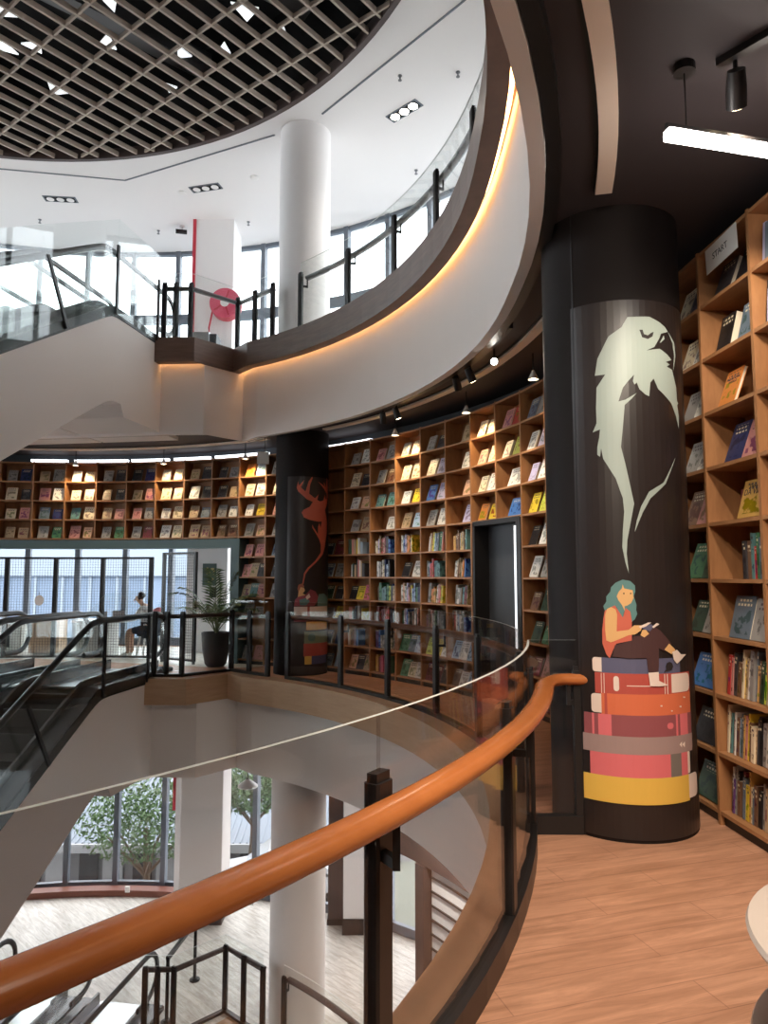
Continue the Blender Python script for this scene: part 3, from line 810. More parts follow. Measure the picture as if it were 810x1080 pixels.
def decal(parent, polys, r):
    for k, (nm, mt, pts) in enumerate(polys):
        bm = bmesh.new()
        vs = [bm.verts.new((R(a) * 0.46, 0, z)) for a, z in pts]
        es = [bm.edges.new((vs[i], vs[(i + 1) % len(vs)])) for i in range(len(vs))]
        bmesh.ops.triangle_fill(bm, edges=es, use_beauty=True, use_dissolve=False)
        lo = min(a for a, z in pts); hi = max(a for a, z in pts)
        a = math.ceil(lo / 4.0) * 4.0
        while a < hi:
            bmesh.ops.bisect_plane(bm, geom=bm.verts[:] + bm.edges[:] + bm.faces[:], plane_co=(R(a) * 0.46, 0, 0), plane_no=(1, 0, 0))
            a += 4.0
        q = r + 0.0006 + 0.00022 * k
        top = {}
        for v in list(bm.verts):
            w = v.co.x / 0.46
            v.co = (q * math.cos(w), q * math.sin(w), v.co.z)
        ret = bmesh.ops.extrude_face_region(bm, geom=bm.faces[:])
        for v in [g for g in ret['geom'] if isinstance(g, bmesh.types.BMVert)]:
            h = math.hypot(v.co.x, v.co.y); f = (h - 0.0008) / h
            v.co.x *= f; v.co.y *= f
        bmesh.ops.recalc_face_normals(bm, faces=bm.faces[:])
        me = bpy.data.meshes.new(nm); bm.to_mesh(me); bm.free()
        me.materials.append(MATS['print_' + mt])
        o = bpy.data.objects.new(nm, me); COL.objects.link(o); o.parent = parent
decal(np_, NEAR_MURAL, 0.4635)
decal(fp_, FAR_MURAL, 0.4485)

# =================================================================== RAILINGS
# glass balustrades: posts, panes, base shoe and one timber handrail with brackets
def path_len(pts):
    d = [0]
    for a, b in zip(pts[:-1], pts[1:]):
        d.append(d[-1] + (Vector(b) - Vector(a)).length)
    return d


def ribbon(seg, z0, z1, th):
    m = MB(); n = len(seg)
    for i, (x, y) in enumerate(seg):
        a = Vector(seg[max(0, i - 1)]); b = Vector(seg[min(n - 1, i + 1)])
        d = (b - a).normalized(); nx, ny_ = -d.y * th / 2, d.x * th / 2
        m.v += [(x + nx, y + ny_, z0), (x - nx, y - ny_, z0), (x + nx, y + ny_, z1), (x - nx, y - ny_, z1)]
    for i in range(n - 1):
        k = 4 * i; j = k + 4
        for f in ((k, k + 1, j + 1, j), (k + 2, j + 2, j + 3, k + 3), (k, j, j + 2, k + 2), (k + 1, k + 3, j + 3, j + 1)):
            m.f.append(f); m.mi.append(1 if f[0] == k + 2 else 0); m.cols.append(None)
    e = 4 * (n - 1)
    m.f += [(0, 2, 3, 1), (e, e + 1, e + 3, e + 2)]; m.mi += [0, 0]; m.cols += [None, None]
    return m


def railing(label, z, line, posts, hand, hand_mat='rail_wood', gl='clear_glass', hand_end=None, off=0.09, shoe=0.11):
    """line: plan points from left to right seen from the void; posts: plan points with a direction angle"""
    t = thing('glass_railing', label, 'railing', (0, 0, z))
    for (x, y, a) in posts:
        rm = Matrix.Rotation(R(a), 3, 'Z')
        m = MB(); m.cbox((x, y, 0.5), (0.055, 0.085, 1.0), 0.008, rm)
        m.box((x, y, 1.012), (0.035, 0.07, 0.03), rm)
        m.build('post', 'black_metal', t)
    for seg in line:
        ribbon(seg, 0.09, 1.19, 0.014).build('pane', [gl, 'lit_glass_edge'], t)
    if shoe:
        for seg in line:
            m = ribbon(seg, 0.0, shoe, 0.07)
            m.build('base_shoe', ['black_metal', 'black_metal'], t)
    if hand:
        m = MB(); m.tube([(x, y, 0.945) for x, y in hand], 0.055, 0.036, n=16)
        m.build('handrail', hand_mat, t, smooth=True)
        for (x, y, a) in posts:
            d = Vector((math.cos(R(a)), math.sin(R(a)), 0))
            best = min(hand, key=lambda h: (h[0] - x) ** 2 + (h[1] - y) ** 2)
            if (best[0] - x) ** 2 + (best[1] - y) ** 2 < 0.05:
                m = MB(); m.bar((x, y, 0.80), (best[0], best[1], 0.80), 0.022, 0.03)
                m.bar((best[0], best[1], 0.785), (best[0], best[1], 0.92), 0.022, 0.03)
                m.build('bracket', 'black_metal', t)
    return t


def arc_pts(r, a0, a1, n):
    return [tuple(pol(r, a0 + (a1 - a0) * i / (n - 1)))[:2] for i in range(n)]


def arc_rail(angles, r):
    """panes between successive angles"""
    return [arc_pts(r, a, b, 6) for a, b in zip(angles[:-1], angles[1:])]


RP = 6.93
# near side: sweeps past the camera and turns in to the eagle column
pa = [-96, -85.3, -74.6, -63.9, -53.2, -42.5, -31.9, -21.2, -11.2]
elbow = tuple(pol(RP, -10.2))[:2]
turn = (1.24, 4.57)
line = arc_rail(pa, RP) + [[tuple(pol(RP, -11.2))[:2], elbow, turn]]
posts = [(*tuple(pol(RP, a))[:2], a) for a in pa] + [(turn[0], turn[1], 80)]
hand = arc_pts(7.02, -97, -14, 60)
e0 = Vector(pol(7.02, -14)); e1 = Vector(pol(7.02, -10.2)); e2 = Vector((1.36, 4.56, 0))
for i in range(1, 9):
    s = i / 8; q = (1 - s) ** 2 * e0 + 2 * s * (1 - s) * e1 + s * s * (e1 * 0.55 + e2 * 0.45)
    hand.append((q.x, q.y))
hand.append((e2.x, e2.y))
near_rail = railing('curved glass railing with orange timber handrail nearest the viewer', 0.0, line, posts, hand, gl='smoked_glass')
# far side: from the eagle column round to the deer column
pb = [-3.0, 10.2, 20.4, 30.9, 40.4, 50.6]
railing('curved glass railing between the eagle column and the deer column', 0.0, arc_rail(pb, RP), [(*tuple(pol(RP, a))[:2], a) for a in pb],
        arc_pts(7.02, -3.2, 51, 50), 'far_rail', gl='smoked_glass', shoe=0.045)
# faceted corner beside the escalators, the same on three storeys
CN = [(-2.21, 11.74), (-2.57, 12.06), (-3.22, 11.42), (-3.47, 11.42), (-3.66, 11.42)]
def corner_rail(label, z, hm):
    L = [tuple(pol(RP, 54.3))[:2]] + CN
    segs = [[a, b] for a, b in zip(L[:-1], L[1:])]
    ps = [(x, y, 62) for x, y in L[:-1]] + [(*L[-1], 90)]
    hp = []
    for a, b in zip(L[:-1], L[1:]):
        hp += [(a[0], a[1] + 0.07), ]
    hp.append((L[-1][0], L[-1][1] + 0.07))
    return railing(label, z, segs, ps, hp, hm, gl='clear_glass', shoe=0.045)
corner_rail('short glass railing with corner posts in front of the potted palm', 0.0, 'brown_frame')
corner_rail('faceted glass railing beside the upper escalator landing', H, 'steel_dark')
corner_rail('faceted glass railing beside the lower escalator landing', HL, 'brown_frame')
pc = [-60, -50, -40, -30, -20, -10, 0.0, 9.8, 19.6, 29.4, 39.3, 48.9]
railing('long curved glass railing on the upper storey edge', H, arc_rail(pc, RP), [(*tuple(pol(RP, a))[:2], a) for a in pc],
        arc_pts(7.02, -60, 48.4, 80), 'steel_dark')
pd = [-40, -29, -18, -7, 4, 15, 26, 38, 50.5]
railing('curved glass railing on the lower storey edge', HL, arc_rail(pd, RP), [(*tuple(pol(RP, a))[:2], a) for a in pd],
        arc_pts(7.02, -40, 50.5, 60), 'brown_frame')
t = thing('barrier_rail', 'freestanding dark handrail behind the lower escalator landing', 'railing', (0, 0, HL))
for x, y in ((-3.29, 12.95), (-3.42, 11.78)):
    m = MB(); m.cbox((x, y, 0.48), (0.05, 0.05, 0.95), 0.006); m.lathe([(0.09, 0), (0.09, 0.02), (0.04, 0.035)], (x, y, 0), 16)
    m.build('post', 'black_metal', t)
MB().bar((-3.29, 12.98, 0.97), (-3.42, 11.75, 0.97), 0.06, 0.05).build('handrail', 'black_metal', t)

# =================================================================== ESCALATORS
T30 = math.tan(R(30)); U0 = 1.28; DROP = 5.42
UB = U0 + DROP / T30
def sp(x): return 0.5 * (x + math.sqrt(x * x + 0.012))
def NL(u): return -T30 * (sp(u - U0) - sp(u - UB))
US = [-0.95, -0.5, 0.3] + [U0 - 0.7 + 0.1 * i for i in range(16)] + [U0 + 1.0 + (UB - U0 - 2.0) * i / 12 for i in range(1, 12)] + [UB - 0.9 + 0.1 * i for i in range(17)] + [UB + 1.2, UB + 1.7]


def strip(us, lo, hi, y0, y1):
    m = MB(); n = len(us)
    for u in us:
        m.v += [(u, y0, lo(u)), (u, y1, lo(u)), (u, y0, hi(u)), (u, y1, hi(u))]
    for i in range(n - 1):
        k = 4 * i; j = k + 4
        for f in ((k, j, j + 1, k + 1), (k + 2, k + 3, j + 3, j + 2), (k, k + 2, j + 2, j), (k + 1, j + 1, j + 3, k + 3)):
            m.f.append(f); m.mi.append(0); m.cols.append(None)
    m.f += [(0, 1, 3, 2), (4 * n - 4, 4 * n - 2, 4 * n - 1, 4 * n - 3)]; m.mi += [0, 0]; m.cols += [None, None]
    return m


def make_escalator():
    t = thing('escalator', 'escalator', 'escalator')
    W = 1.42
    low = lambda u: NL(u) - 1.33 - (0.18 if u < 0.9 else 0)
    tr = strip(US, low, lambda u: NL(u) - 0.36, -W + 0.06, -0.04)
    for y0, y1 in ((-0.04, 0.0), (-W + 0.02, -W + 0.06)):
        k = strip(US, low, lambda u: NL(u) - 0.05, y0, y1)
        tr.add(k.v, k.f)
    tr.build('truss', 'plaster', t)
    for y0, y1 in ((-0.005, 0.012), (-W + 0.008, -W + 0.025)):
        strip(US, lambda u: NL(u) - 0.09, lambda u: NL(u) + 0.06, y0, y1).build('edge_trim', 'black_metal', t)
    for y0, y1 in ((-0.27, -0.005), (-W + 0.025, -W + 0.29)):
        strip(US, lambda u: NL(u) - 0.05, lambda u: NL(u) + 0.05 + 0.02, y0, y1).build('deck', 'escalator_black', t)
    for y0, y1 in ((-0.285, -0.245), (-W + 0.265, -W + 0.305)):
        strip(US, lambda u: NL(u) - 0.12, lambda u: NL(u) + 0.17, y0, y1).build('skirt_panel', 'escalator_black', t)
    ug = [-0.93, -0.88, -0.8, -0.68, -0.5] + [u for u in US if u > -0.4 and u < UB + 1.0] + [UB + 1.3, UB + 1.5]
    def gz(u):
        e = -0.65 - u
        return math.sqrt(max(0.0001, 0.09 - e * e)) if e > 0 else 0.3
    for yc in (-0.14, -W + 0.16):
        strip(ug, lambda u: NL(u) + (0.62 - gz(u) if u < -0.65 else 0.05), lambda u: NL(u) + (0.62 + gz(u) if u < -0.65 else 0.93), yc - 0.006, yc + 0.006).build('balustrade_pane', 'clear_glass', t)
        pth = [(-0.35, yc, 0.30), (-0.65, yc, 0.29)] + [(-0.65 - 0.335 * math.sin(q), yc, 0.625 - 0.335 * math.cos(q)) for q in [PI * i / 10 for i in range(1, 10)]]
        pth += [(u, yc, NL(u) + 0.96) for u in [-0.65, -0.2] + [u for u in US if -0.1 < u < UB + 1.25]]
        ue = UB + 1.3
        pth += [(ue + 0.335 * math.sin(q), yc, -DROP + 0.625 + 0.335 * math.cos(q)) for q in [PI * i / 10 for i in range(0, 11)]] + [(ue - 0.3, yc, -DROP + 0.30)]
        MB().tube(pth, 0.045, 0.032, n=10, up=(0, 1, 0)).build('handrail', 'rubber', t, smooth=True)
    MB().bbox((-1.0, -W + 0.3, -0.03), (U0 - 0.35, -0.28, 0.008)).build('landing_plate', 'steel', t)
    MB().bbox((UB + 0.35, -W + 0.3, -DROP - 0.03), (UB + 1.75, -0.28, -DROP + 0.008)).build('landing_plate', 'steel', t)
    n = int((UB - U0 + 0.7) / 0.4)
    sm = None
    for i in range(n):
        u = U0 - 0.35 + 0.4 * i
        z = NL(u + 0.2) - 0.03
        if sm is None:
            m = MB(); m.bbox((0.0, -W + 0.31, -0.03), (0.4, -0.29, 0.0)); m.bbox((0.37, -W + 0.31, -0.24), (0.4, -0.29, -0.03), 0)
            for k in range(20):
                y = -W + 0.33 + k * 0.039
                m.bbox((0.0, y, 0.0), (0.39, y + 0.012, 0.008))
            m.bbox((0.375, -W + 0.31, 0.0005), (0.402, -0.29, 0.0095), 1)
            so = m.build('step', ['step_black', 'step_edge'], t); sm = so
        else:
            so = sm.copy(); COL.objects.link(so); so.parent = t
        so.location = (u, 0, z)
    return t


ROTE = math.atan2(-0.988, -0.156)
esc0 = make_escalator()
ny = (-0.988, 0.156)
def place_esc(t, k, z, label):
    t.location = (A_[0] + ny[0] * 1.44 * k, A_[1] + ny[1] * 1.44 * k, z); t.rotation_euler = (0, 0, ROTE); t['label'] = label
place_esc(esc0, 0, 0.0, 'white sided escalator going down from the book floor, nearer one with dark steps')
place_esc(copy_tree(esc0), 1, 0.0, 'escalator going down from the book floor, farther left of the pair')
place_esc(copy_tree(esc0), 0, H, 'white sided escalator coming down from the upper storey, right one of the pair')
place_esc(copy_tree(esc0), 1, H, 'escalator coming down from the upper storey, farther left behind the glass')
place_esc(copy_tree(esc0), 0, HL, 'escalator sinking from the lower storey beside the faceted railing')
place_esc(copy_tree(esc0), 1, HL, 'escalator sinking from the lower storey, left of its twin')

# tall glass guards with leaning posts along the right side of the flights
def guard(label, z):
    t = thing('glass_guard', label, 'glass guard', (A_[0], A_[1], z), ROTE)
    ups = [-0.02, 1.24]
    u = 1.24
    while u + 1.55 < UB:
        ups.append(u + 1.55 if u > 1.3 else u + 1.15); u = ups[-1]
    base = []; top = []
    for i, u in enumerate(ups):
        base.append(Vector((u, 0.035, NL(u) - 0.05)))
        top.append(Vector((u, 0.035, NL(u) + 1.38)) if i < 2 else Vector((u + 0.62, 0.035, NL(u) + 1.02)))
    for i in range(len(ups)):
        d = top[i] - base[i]
        MB().bar(base[i], base[i] + d * 0.72, 0.05, 0.03, up=(0, 1, 0)).build('post', 'black_metal', t)
    for i in range(len(ups) - 1):
        a, b, c, d = base[i], base[i + 1], top[i + 1], top[i]
        m = MB(); e = Vector((0, 0.006, 0))
        m.add([a - e, b - e, c - e, d - e, a + e, b + e, c + e, d + e], [(0, 1, 2, 3), (7, 6, 5, 4), (0, 4, 5, 1), (1, 5, 6, 2), (2, 6, 7, 3), (3, 7, 4, 0)])
        m.build('pane', 'clear_glass', t)
guard('tall glass guard with leaning black posts along the book floor escalator', 0.0)
guard('tall glass guard with leaning dark posts along the upper escalator', H)

# =================================================================== BOOKCASES
PAL = {'cream': (0.78, 0.66, 0.47), 'white': (0.80, 0.77, 0.72), 'grey': (0.34, 0.32, 0.30), 'charcoal': (0.055, 0.05, 0.055), 'black': (0.02, 0.018, 0.02),
       'tan': (0.50, 0.36, 0.22), 'brown': (0.20, 0.105, 0.06), 'rose': (0.60, 0.27, 0.24), 'red': (0.50, 0.045, 0.045), 'maroon': (0.20, 0.035, 0.05),
       'orange': (0.70, 0.25, 0.06), 'peach': (0.75, 0.45, 0.30), 'yellow': (0.78, 0.56, 0.05), 'lime': (0.55, 0.60, 0.08), 'green': (0.07, 0.20, 0.10),
       'dark-green': (0.04, 0.075, 0.045), 'teal': (0.12, 0.26, 0.26), 'blue': (0.07, 0.19, 0.50), 'pale-blue': (0.42, 0.55, 0.70), 'navy': (0.03, 0.04, 0.13),
       'slate': (0.15, 0.19, 0.24), 'lilac': (0.48, 0.44, 0.62), 'purple': (0.14, 0.06, 0.22), 'gold': (0.62, 0.36, 0.10), 'pink': (0.70, 0.16, 0.25)}
ABB = dict(c='cream', w='white', g='grey', d='charcoal', k='black', t='tan', n='brown', r='rose', R='red', m='maroon', o='orange', p='peach', y='yellow', l='lime',
           G='green', D='dark-green', T='teal', b='blue', B='pale-blue', N='navy', s='slate', L='lilac', P='purple', a='gold', i='pink')
ORD = ['top', 'second', 'third', 'fourth', 'fifth', 'sixth', 'seventh', 'eighth', 'ninth', 'tenth']
NTH = ['first', 'second', 'third', 'fourth', 'fifth', 'sixth', 'seventh', 'eighth', 'ninth', 'tenth', 'eleventh', 'twelfth', 'thirteenth', 'fourteenth', 'fifteenth', 'sixteenth', 'seventeenth', 'eighteenth']
PITCH_R = 0.372
BASE0 = 0.09
DEP = 0.30
board_cache = {}


def bay(p0, p1, lo, hi, label, last=False):
    """open case between two plan points; rows lo..hi (0 is the bottom row)"""
    p0, p1 = Vector((*p0, 0)), Vector((*p1, 0))
    d = p1 - p0; w = d.length
    rz = math.atan2(d.y, d.x)
    t = thing('bookcase', label, 'bookcase', (p0 + p1) / 2, rz, 'open timber bookcase bays round the hall')
    z0 = 0.0 if lo == 0 else BASE0 + PITCH_R * lo - 0.025
    z1 = BASE0 + PITCH_R * (hi + 1) + 0.012
    m = MB().bbox((-w / 2 - 0.013, 0, z0), (-w / 2 + 0.013, DEP, z1)); m.build('upright', 'oak', t)
    if last:
        MB().bbox((w / 2 - 0.013, 0, z0), (w / 2 + 0.013, DEP, z1)).build('upright', 'oak', t)
    MB().bbox((-w / 2 + 0.013, DEP - 0.012, z0), (w / 2 - 0.013, DEP, z1)).build('back_panel', 'oak', t)
    key = round(w, 2)
    for k in range(lo, hi + 2):
        me = board_cache.get(key)
        if me is None:
            o = MB().bbox((-w / 2 + 0.013, 0.003, -0.024), (w / 2 - 0.013, DEP - 0.012, 0.0)).build('shelf', 'oak_board', t)
            board_cache[key] = o.data
        else:
            o = bpy.data.objects.new('shelf', me); COL.objects.link(o); o.parent = t
        o.location = (0, 0, BASE0 + PITCH_R * k)
    if lo == 0:
        MB().bbox((-w / 2 + 0.013, 0.03, 0), (w / 2 - 0.013, 0.05, BASE0 - 0.024)).build('kick_board', 'black_metal', t)
    return t, w


# ---- one mesh per book size; thickness along y for face-out books, along x for shelved spines
face_mesh = {}; spine_mesh = {}


def face_book_mesh(w, h, t):
    key = (round(w, 3), round(h, 3), round(t, 3))
    if key not in face_mesh:
        m = MB()
        m.bbox((-w / 2, 0, 0), (w / 2, 0.003, h)); m.bbox((-w / 2, t - 0.003, 0), (w / 2, t, h)); m.bbox((-w / 2, 0.003, 0), (-w / 2 + 0.003, t - 0.003, h))
        m.bbox((-w / 2 + 0.003, 0.003, 0.004), (w / 2 - 0.004, t - 0.003, h - 0.004), 1)
        o = m.build('book', ['cover', 'pages']); face_mesh[key] = o.data; bpy.data.objects.remove(o)
    return face_mesh[key]


def spine_book_mesh(t, h, d):
    key = (round(t, 3), round(h, 3), round(d, 3))
    if key not in spine_mesh:
        m = MB()
        m.bbox((-t / 2, 0, 0), (t / 2, 0.003, h)); m.bbox((-t / 2, 0.003, 0), (-t / 2 + 0.003, d, h)); m.bbox((t / 2 - 0.003, 0.003, 0), (t / 2, d, h))
        m.bbox((-t / 2 + 0.003, 0.003, 0.004), (t / 2 - 0.003, d - 0.003, h - 0.004), 1)
        o = m.build('book', ['cover', 'pages']); spine_mesh[key] = o.data; bpy.data.objects.remove(o)
    return spine_mesh[key]


NB = 0
stuff = MB()


def put_book(mesh, col, t, local, rx, ry, label, group, part=None):
    """a book in the frame of bay t"""
    global NB
    o = bpy.data.objects.new('book', mesh); COL.objects.link(o)
    M = Matrix.Translation(t.location) @ Matrix.Rotation(t.rotation_euler[2], 4, 'Z') @ Matrix.Translation(local) @ Matrix.Rotation(ry, 4, 'Y') @ Matrix.Rotation(rx, 4, 'X')
    o.matrix_world = M
    v = rnd.uniform(0.88, 1.1)
    o.color = (*[min(1, c * v) for c in PAL[col]], 1)
    tag(o, label, 'book', group)
    NB += 1
    return o


SZ = [(0.175, 0.235, 0.02), (0.19, 0.25, 0.018), (0.165, 0.225, 0.028), (0.20, 0.26, 0.016), (0.18, 0.21, 0.022)]
TILT = R(20)


def face_row(t, w, k, code, where, wide=False, low=False):
    """code: one letter a book, '.' leaves the place empty"""
    n = len(code)
    z = BASE0 + PITCH_R * k
    for i, ch in enumerate(code):
        if ch == '.':
            continue
        bw, bh, bt = SZ[rnd.randrange(5)]
        if n == 1:
            bw, bh = 0.30, 0.235
            x = 0.08
        else:
            slot = (w - 0.1) / n
            x = -w / 2 + 0.075 + slot * (i + 0.5) + rnd.uniform(-0.012, 0.012)
        col = ABB[ch]
        side = '' if n == 1 else ('left side of ', 'right side of ')[i] if n == 2 else NTH[i] + ' from left in '
        lab = '%s book facing out, %s%s row, %s' % (col, side, ORD[9 - k], where)
        put_book(face_book_mesh(bw, bh, bt), col, t, Vector((x, 0.035, z + 0.001 + bt * math.sin(TILT))), -TILT, 0, lab, 'books facing out on the shelves')


SP_H = [0.20, 0.22, 0.235, 0.25, 0.265, 0.28]
SP_T = [0.014, 0.018, 0.024, 0.030, 0.038]


def spine_row(t, w, k, cols, where, lean=0.0, x0=None, tmul=1.0, individual=True, hmul=1.0):
    z = BASE0 + PITCH_R * k
    x = -w / 2 + 0.03 if x0 is None else x0
    for i, ch in enumerate(cols):
        th = SP_T[rnd.randrange(5)] * tmul; h = SP_H[rnd.randrange(6)] * hmul
        if x + th > w / 2 - 0.03:
            break
        d = 0.17
        a = lean * (1 + 0.3 * rnd.uniform(-1, 1)) if lean else 0.0
        xx = x + th / 2
        if abs(a) > 1e-3:
            if a > 0:
                xx = x + th / 2
            zz = z + 0.001 + th / 2 * abs(math.sin(a))
            x += th / math.cos(a) + 0.002
            if x + h * math.sin(a) > w / 2 - 0.02 and a > 0:
                a = min(a, math.asin(max(0, (w / 2 - 0.035 - xx) / h))) if w / 2 - 0.035 - xx > 0 else 0
        else:
            zz = z + 0.001
            x += th + 0.002
        col = ABB[ch]
        y = 0.055 + rnd.uniform(0, 0.02)
        if individual:
            lab = '%s book spine, %s from left, %s row, %s' % (col, NTH[i], ORD[9 - k], where)
            put_book(spine_book_mesh(th, h, d), col, t, Vector((xx, y, zz)), 0, a, lab, 'books standing spine out')
        else:
            M = Matrix.Translation(t.location) @ Matrix.Rotation(t.rotation_euler[2], 4, 'Z')
            v = rnd.uniform(0.85, 1.1)
            rm = (Matrix.Rotation(t.rotation_euler[2], 4, 'Z') @ Matrix.Rotation(a, 4, 'Y')).to_3x3()
            c = M @ Vector((xx, y, zz)) + rm @ Vector((0, d / 2, h / 2))
            stuff.box(c, (th, d, h), rm, 0, tuple(q * v for q in PAL[col]), top_mi=1)


RB = 7.95
RAND = 'wtgbrcdNnRToysLmGBpk'
rc = lambda n: ''.join(rnd.choice(RAND) for _ in range(n))

# ---- left wall, above the opening with the mesh screen
left = {  # bays from the hanging tag leftwards, rows 9..6
    0: ('oB', 'cw', 'wy', 'gp'), 1: ('dg', 'dt', 'gw', 'nn'), 2: ('td', 'wd', 'ts', 'tt'), 3: ('gc', 'cc', 'wc', 'wc'), 4: ('dN', 'tr', 'rg', 'gm'),
    5: ('gd', 'nd', 'tr', 'gG'), 6: ('wc', 'cc', 'Tc', 'rp'), 7: ('tg', 'rw', 'sN', 'gG'), 8: ('gN', 'cd', 'cr', 'tt'), 9: ('gt', 'dt', 'rg', 'tn')}
LA = [61.93 + 4.37 * i for i in range(12)]
for i in range(10):
    lo = 0 if i == 0 else 6
    w8 = 'tall bay by teal portal' if i == 0 else '%s bay left of tall bay' % NTH[i - 1]
    lab = 'tall timber bookcase bay between teal portal and deer column' if i == 0 else 'timber bookcase bay above the teal portal, %s left of the tall bay' % NTH[i - 1]
    t, w = bay(pol(RB, LA[i + 1])[:2], pol(RB, LA[i])[:2], lo, 9, lab, last=False)
    for r, code in enumerate(left[i] if i < 9 else ()):
        face_row(t, w, 9 - r, code, w8)
    if i == 0:
        face_row(t, w, 5, 'rr', w8); face_row(t, w, 4, 'rtd', w8); face_row(t, w, 3, 'tTr', w8); face_row(t, w, 2, 'gg', w8)
        face_row(t, w, 0, 'gr', w8)
# two bays beside and behind the deer column
t, w = bay(pol(RB, 61.93)[:2], pol(RB, 57.5)[:2], 0, 9, 'timber bookcase bay half hidden by the left edge of the deer column')
for k, code in ((9, 'gd'), (8, 'ts'), (7, 'rw'), (6, 'gg'), (5, 'ss'), (4, 'dg'), (3, 'gg')):
    face_row(t, w, k, code, 'bay at left edge of deer column')
t, w = bay(pol(RB, 57.5)[:2], pol(RB, 53.15)[:2], 0, 9, 'timber bookcase bay standing directly behind the deer column')
t, w = bay(pol(RB, 53.15)[:2], pol(RB, 48.8)[:2], 0, 9, 'timber bookcase bay with bare lit upper shelves, right edge of deer column')
for k, code in ((5, 'dm'), (4, 'sg'), (3, 'Dd'), (2, 'gy'), (1, 'sN'), (0, 'sB')):
    face_row(t, w, k, code, 'bay touching right edge of deer column')

# ---- long curved wall between the deer column and the eagle column
mid = [('gw', 'cd', 'wp', 'gt'), ('rg', 'gn', 'TT', '.w'), ('gc', 'cc', 'wy', 'tB'), ('gd', 'cL', 'bL', 'gw'), ('.t', '.w', '.p', '.L'),
       ('cc', 'pc', 'cw', 'oy'), ('rR', 'cl', 'w', 'b'), ('sg', 'wL', 'Lw', 'yl')]
low = [('DGrt', 'wDtkr', 'kyi', 'rrgdsd', 'wtnn', 'pdt'), ('cLtRr', 'wgwcN', 'nGTTGld', 'mmRmmRR', 'PPbwgy', 'yamiR'),
       ('wBbLo', 'kw', 'wpwLryBbB', 'GwLbgdn', 'GsB', 'Gcw'), ('wtylBB', 'gBRR', 'gooaw', 'mnrgg', 'lyw', 'mmd'), ('anngy', 'wcntt', 'gwgn', 'nRwB', 'BwB', 'nwB')]
MA = [48.8, 44.5, 40.2, 35.9, 31.6, 27.3, 23.0, 18.72, 14.5, 10.2, 5.9]
for i in range(8):
    lo = 6 if i in (5, 6) else 0
    w8 = '%s bay right of deer column' % NTH[i]
    lab = '%s timber bookcase bay right of the deer column%s' % (NTH[i], ', above the dark doorway' if lo else '')
    t, w = bay(pol(RB, MA[i])[:2], pol(RB, MA[i + 1])[:2], lo, 9, lab, last=(i == 4))
    for r, code in enumerate(mid[i]):
        face_row(t, w, 9 - r, code, w8)
    if i < 5:
        for r in range(6):
            k = 5 - r
            code = low[i][r]
            if len(code) <= 3:
                face_row(t, w, k, code, w8)
            else:
                off = rnd.uniform(0.03, 0.12)
                more = code + rc(3)
                spine_row(t, w, k, more, w8, lean=rnd.choice([0, 0, 0.12]), x0=-w / 2 + off, tmul=1.5, individual=(k == 5 and i >= 3))
    if i == 7:
        for k, code in ((5, 'kw'), (4, 'wg'), (3, 'nD'), (2, 'DG'), (1, 'mr'), (0, 'sm')):
            face_row(t, w, k, code, w8)
for i in (8, 9):
    t, w = bay(pol(RB, MA[i])[:2], pol(RB, MA[i + 1])[:2], 0, 9, ('timber bookcase bay hidden behind left side of eagle column', 'timber bookcase bay hidden behind middle of eagle column')[i - 8], last=(i == 9))

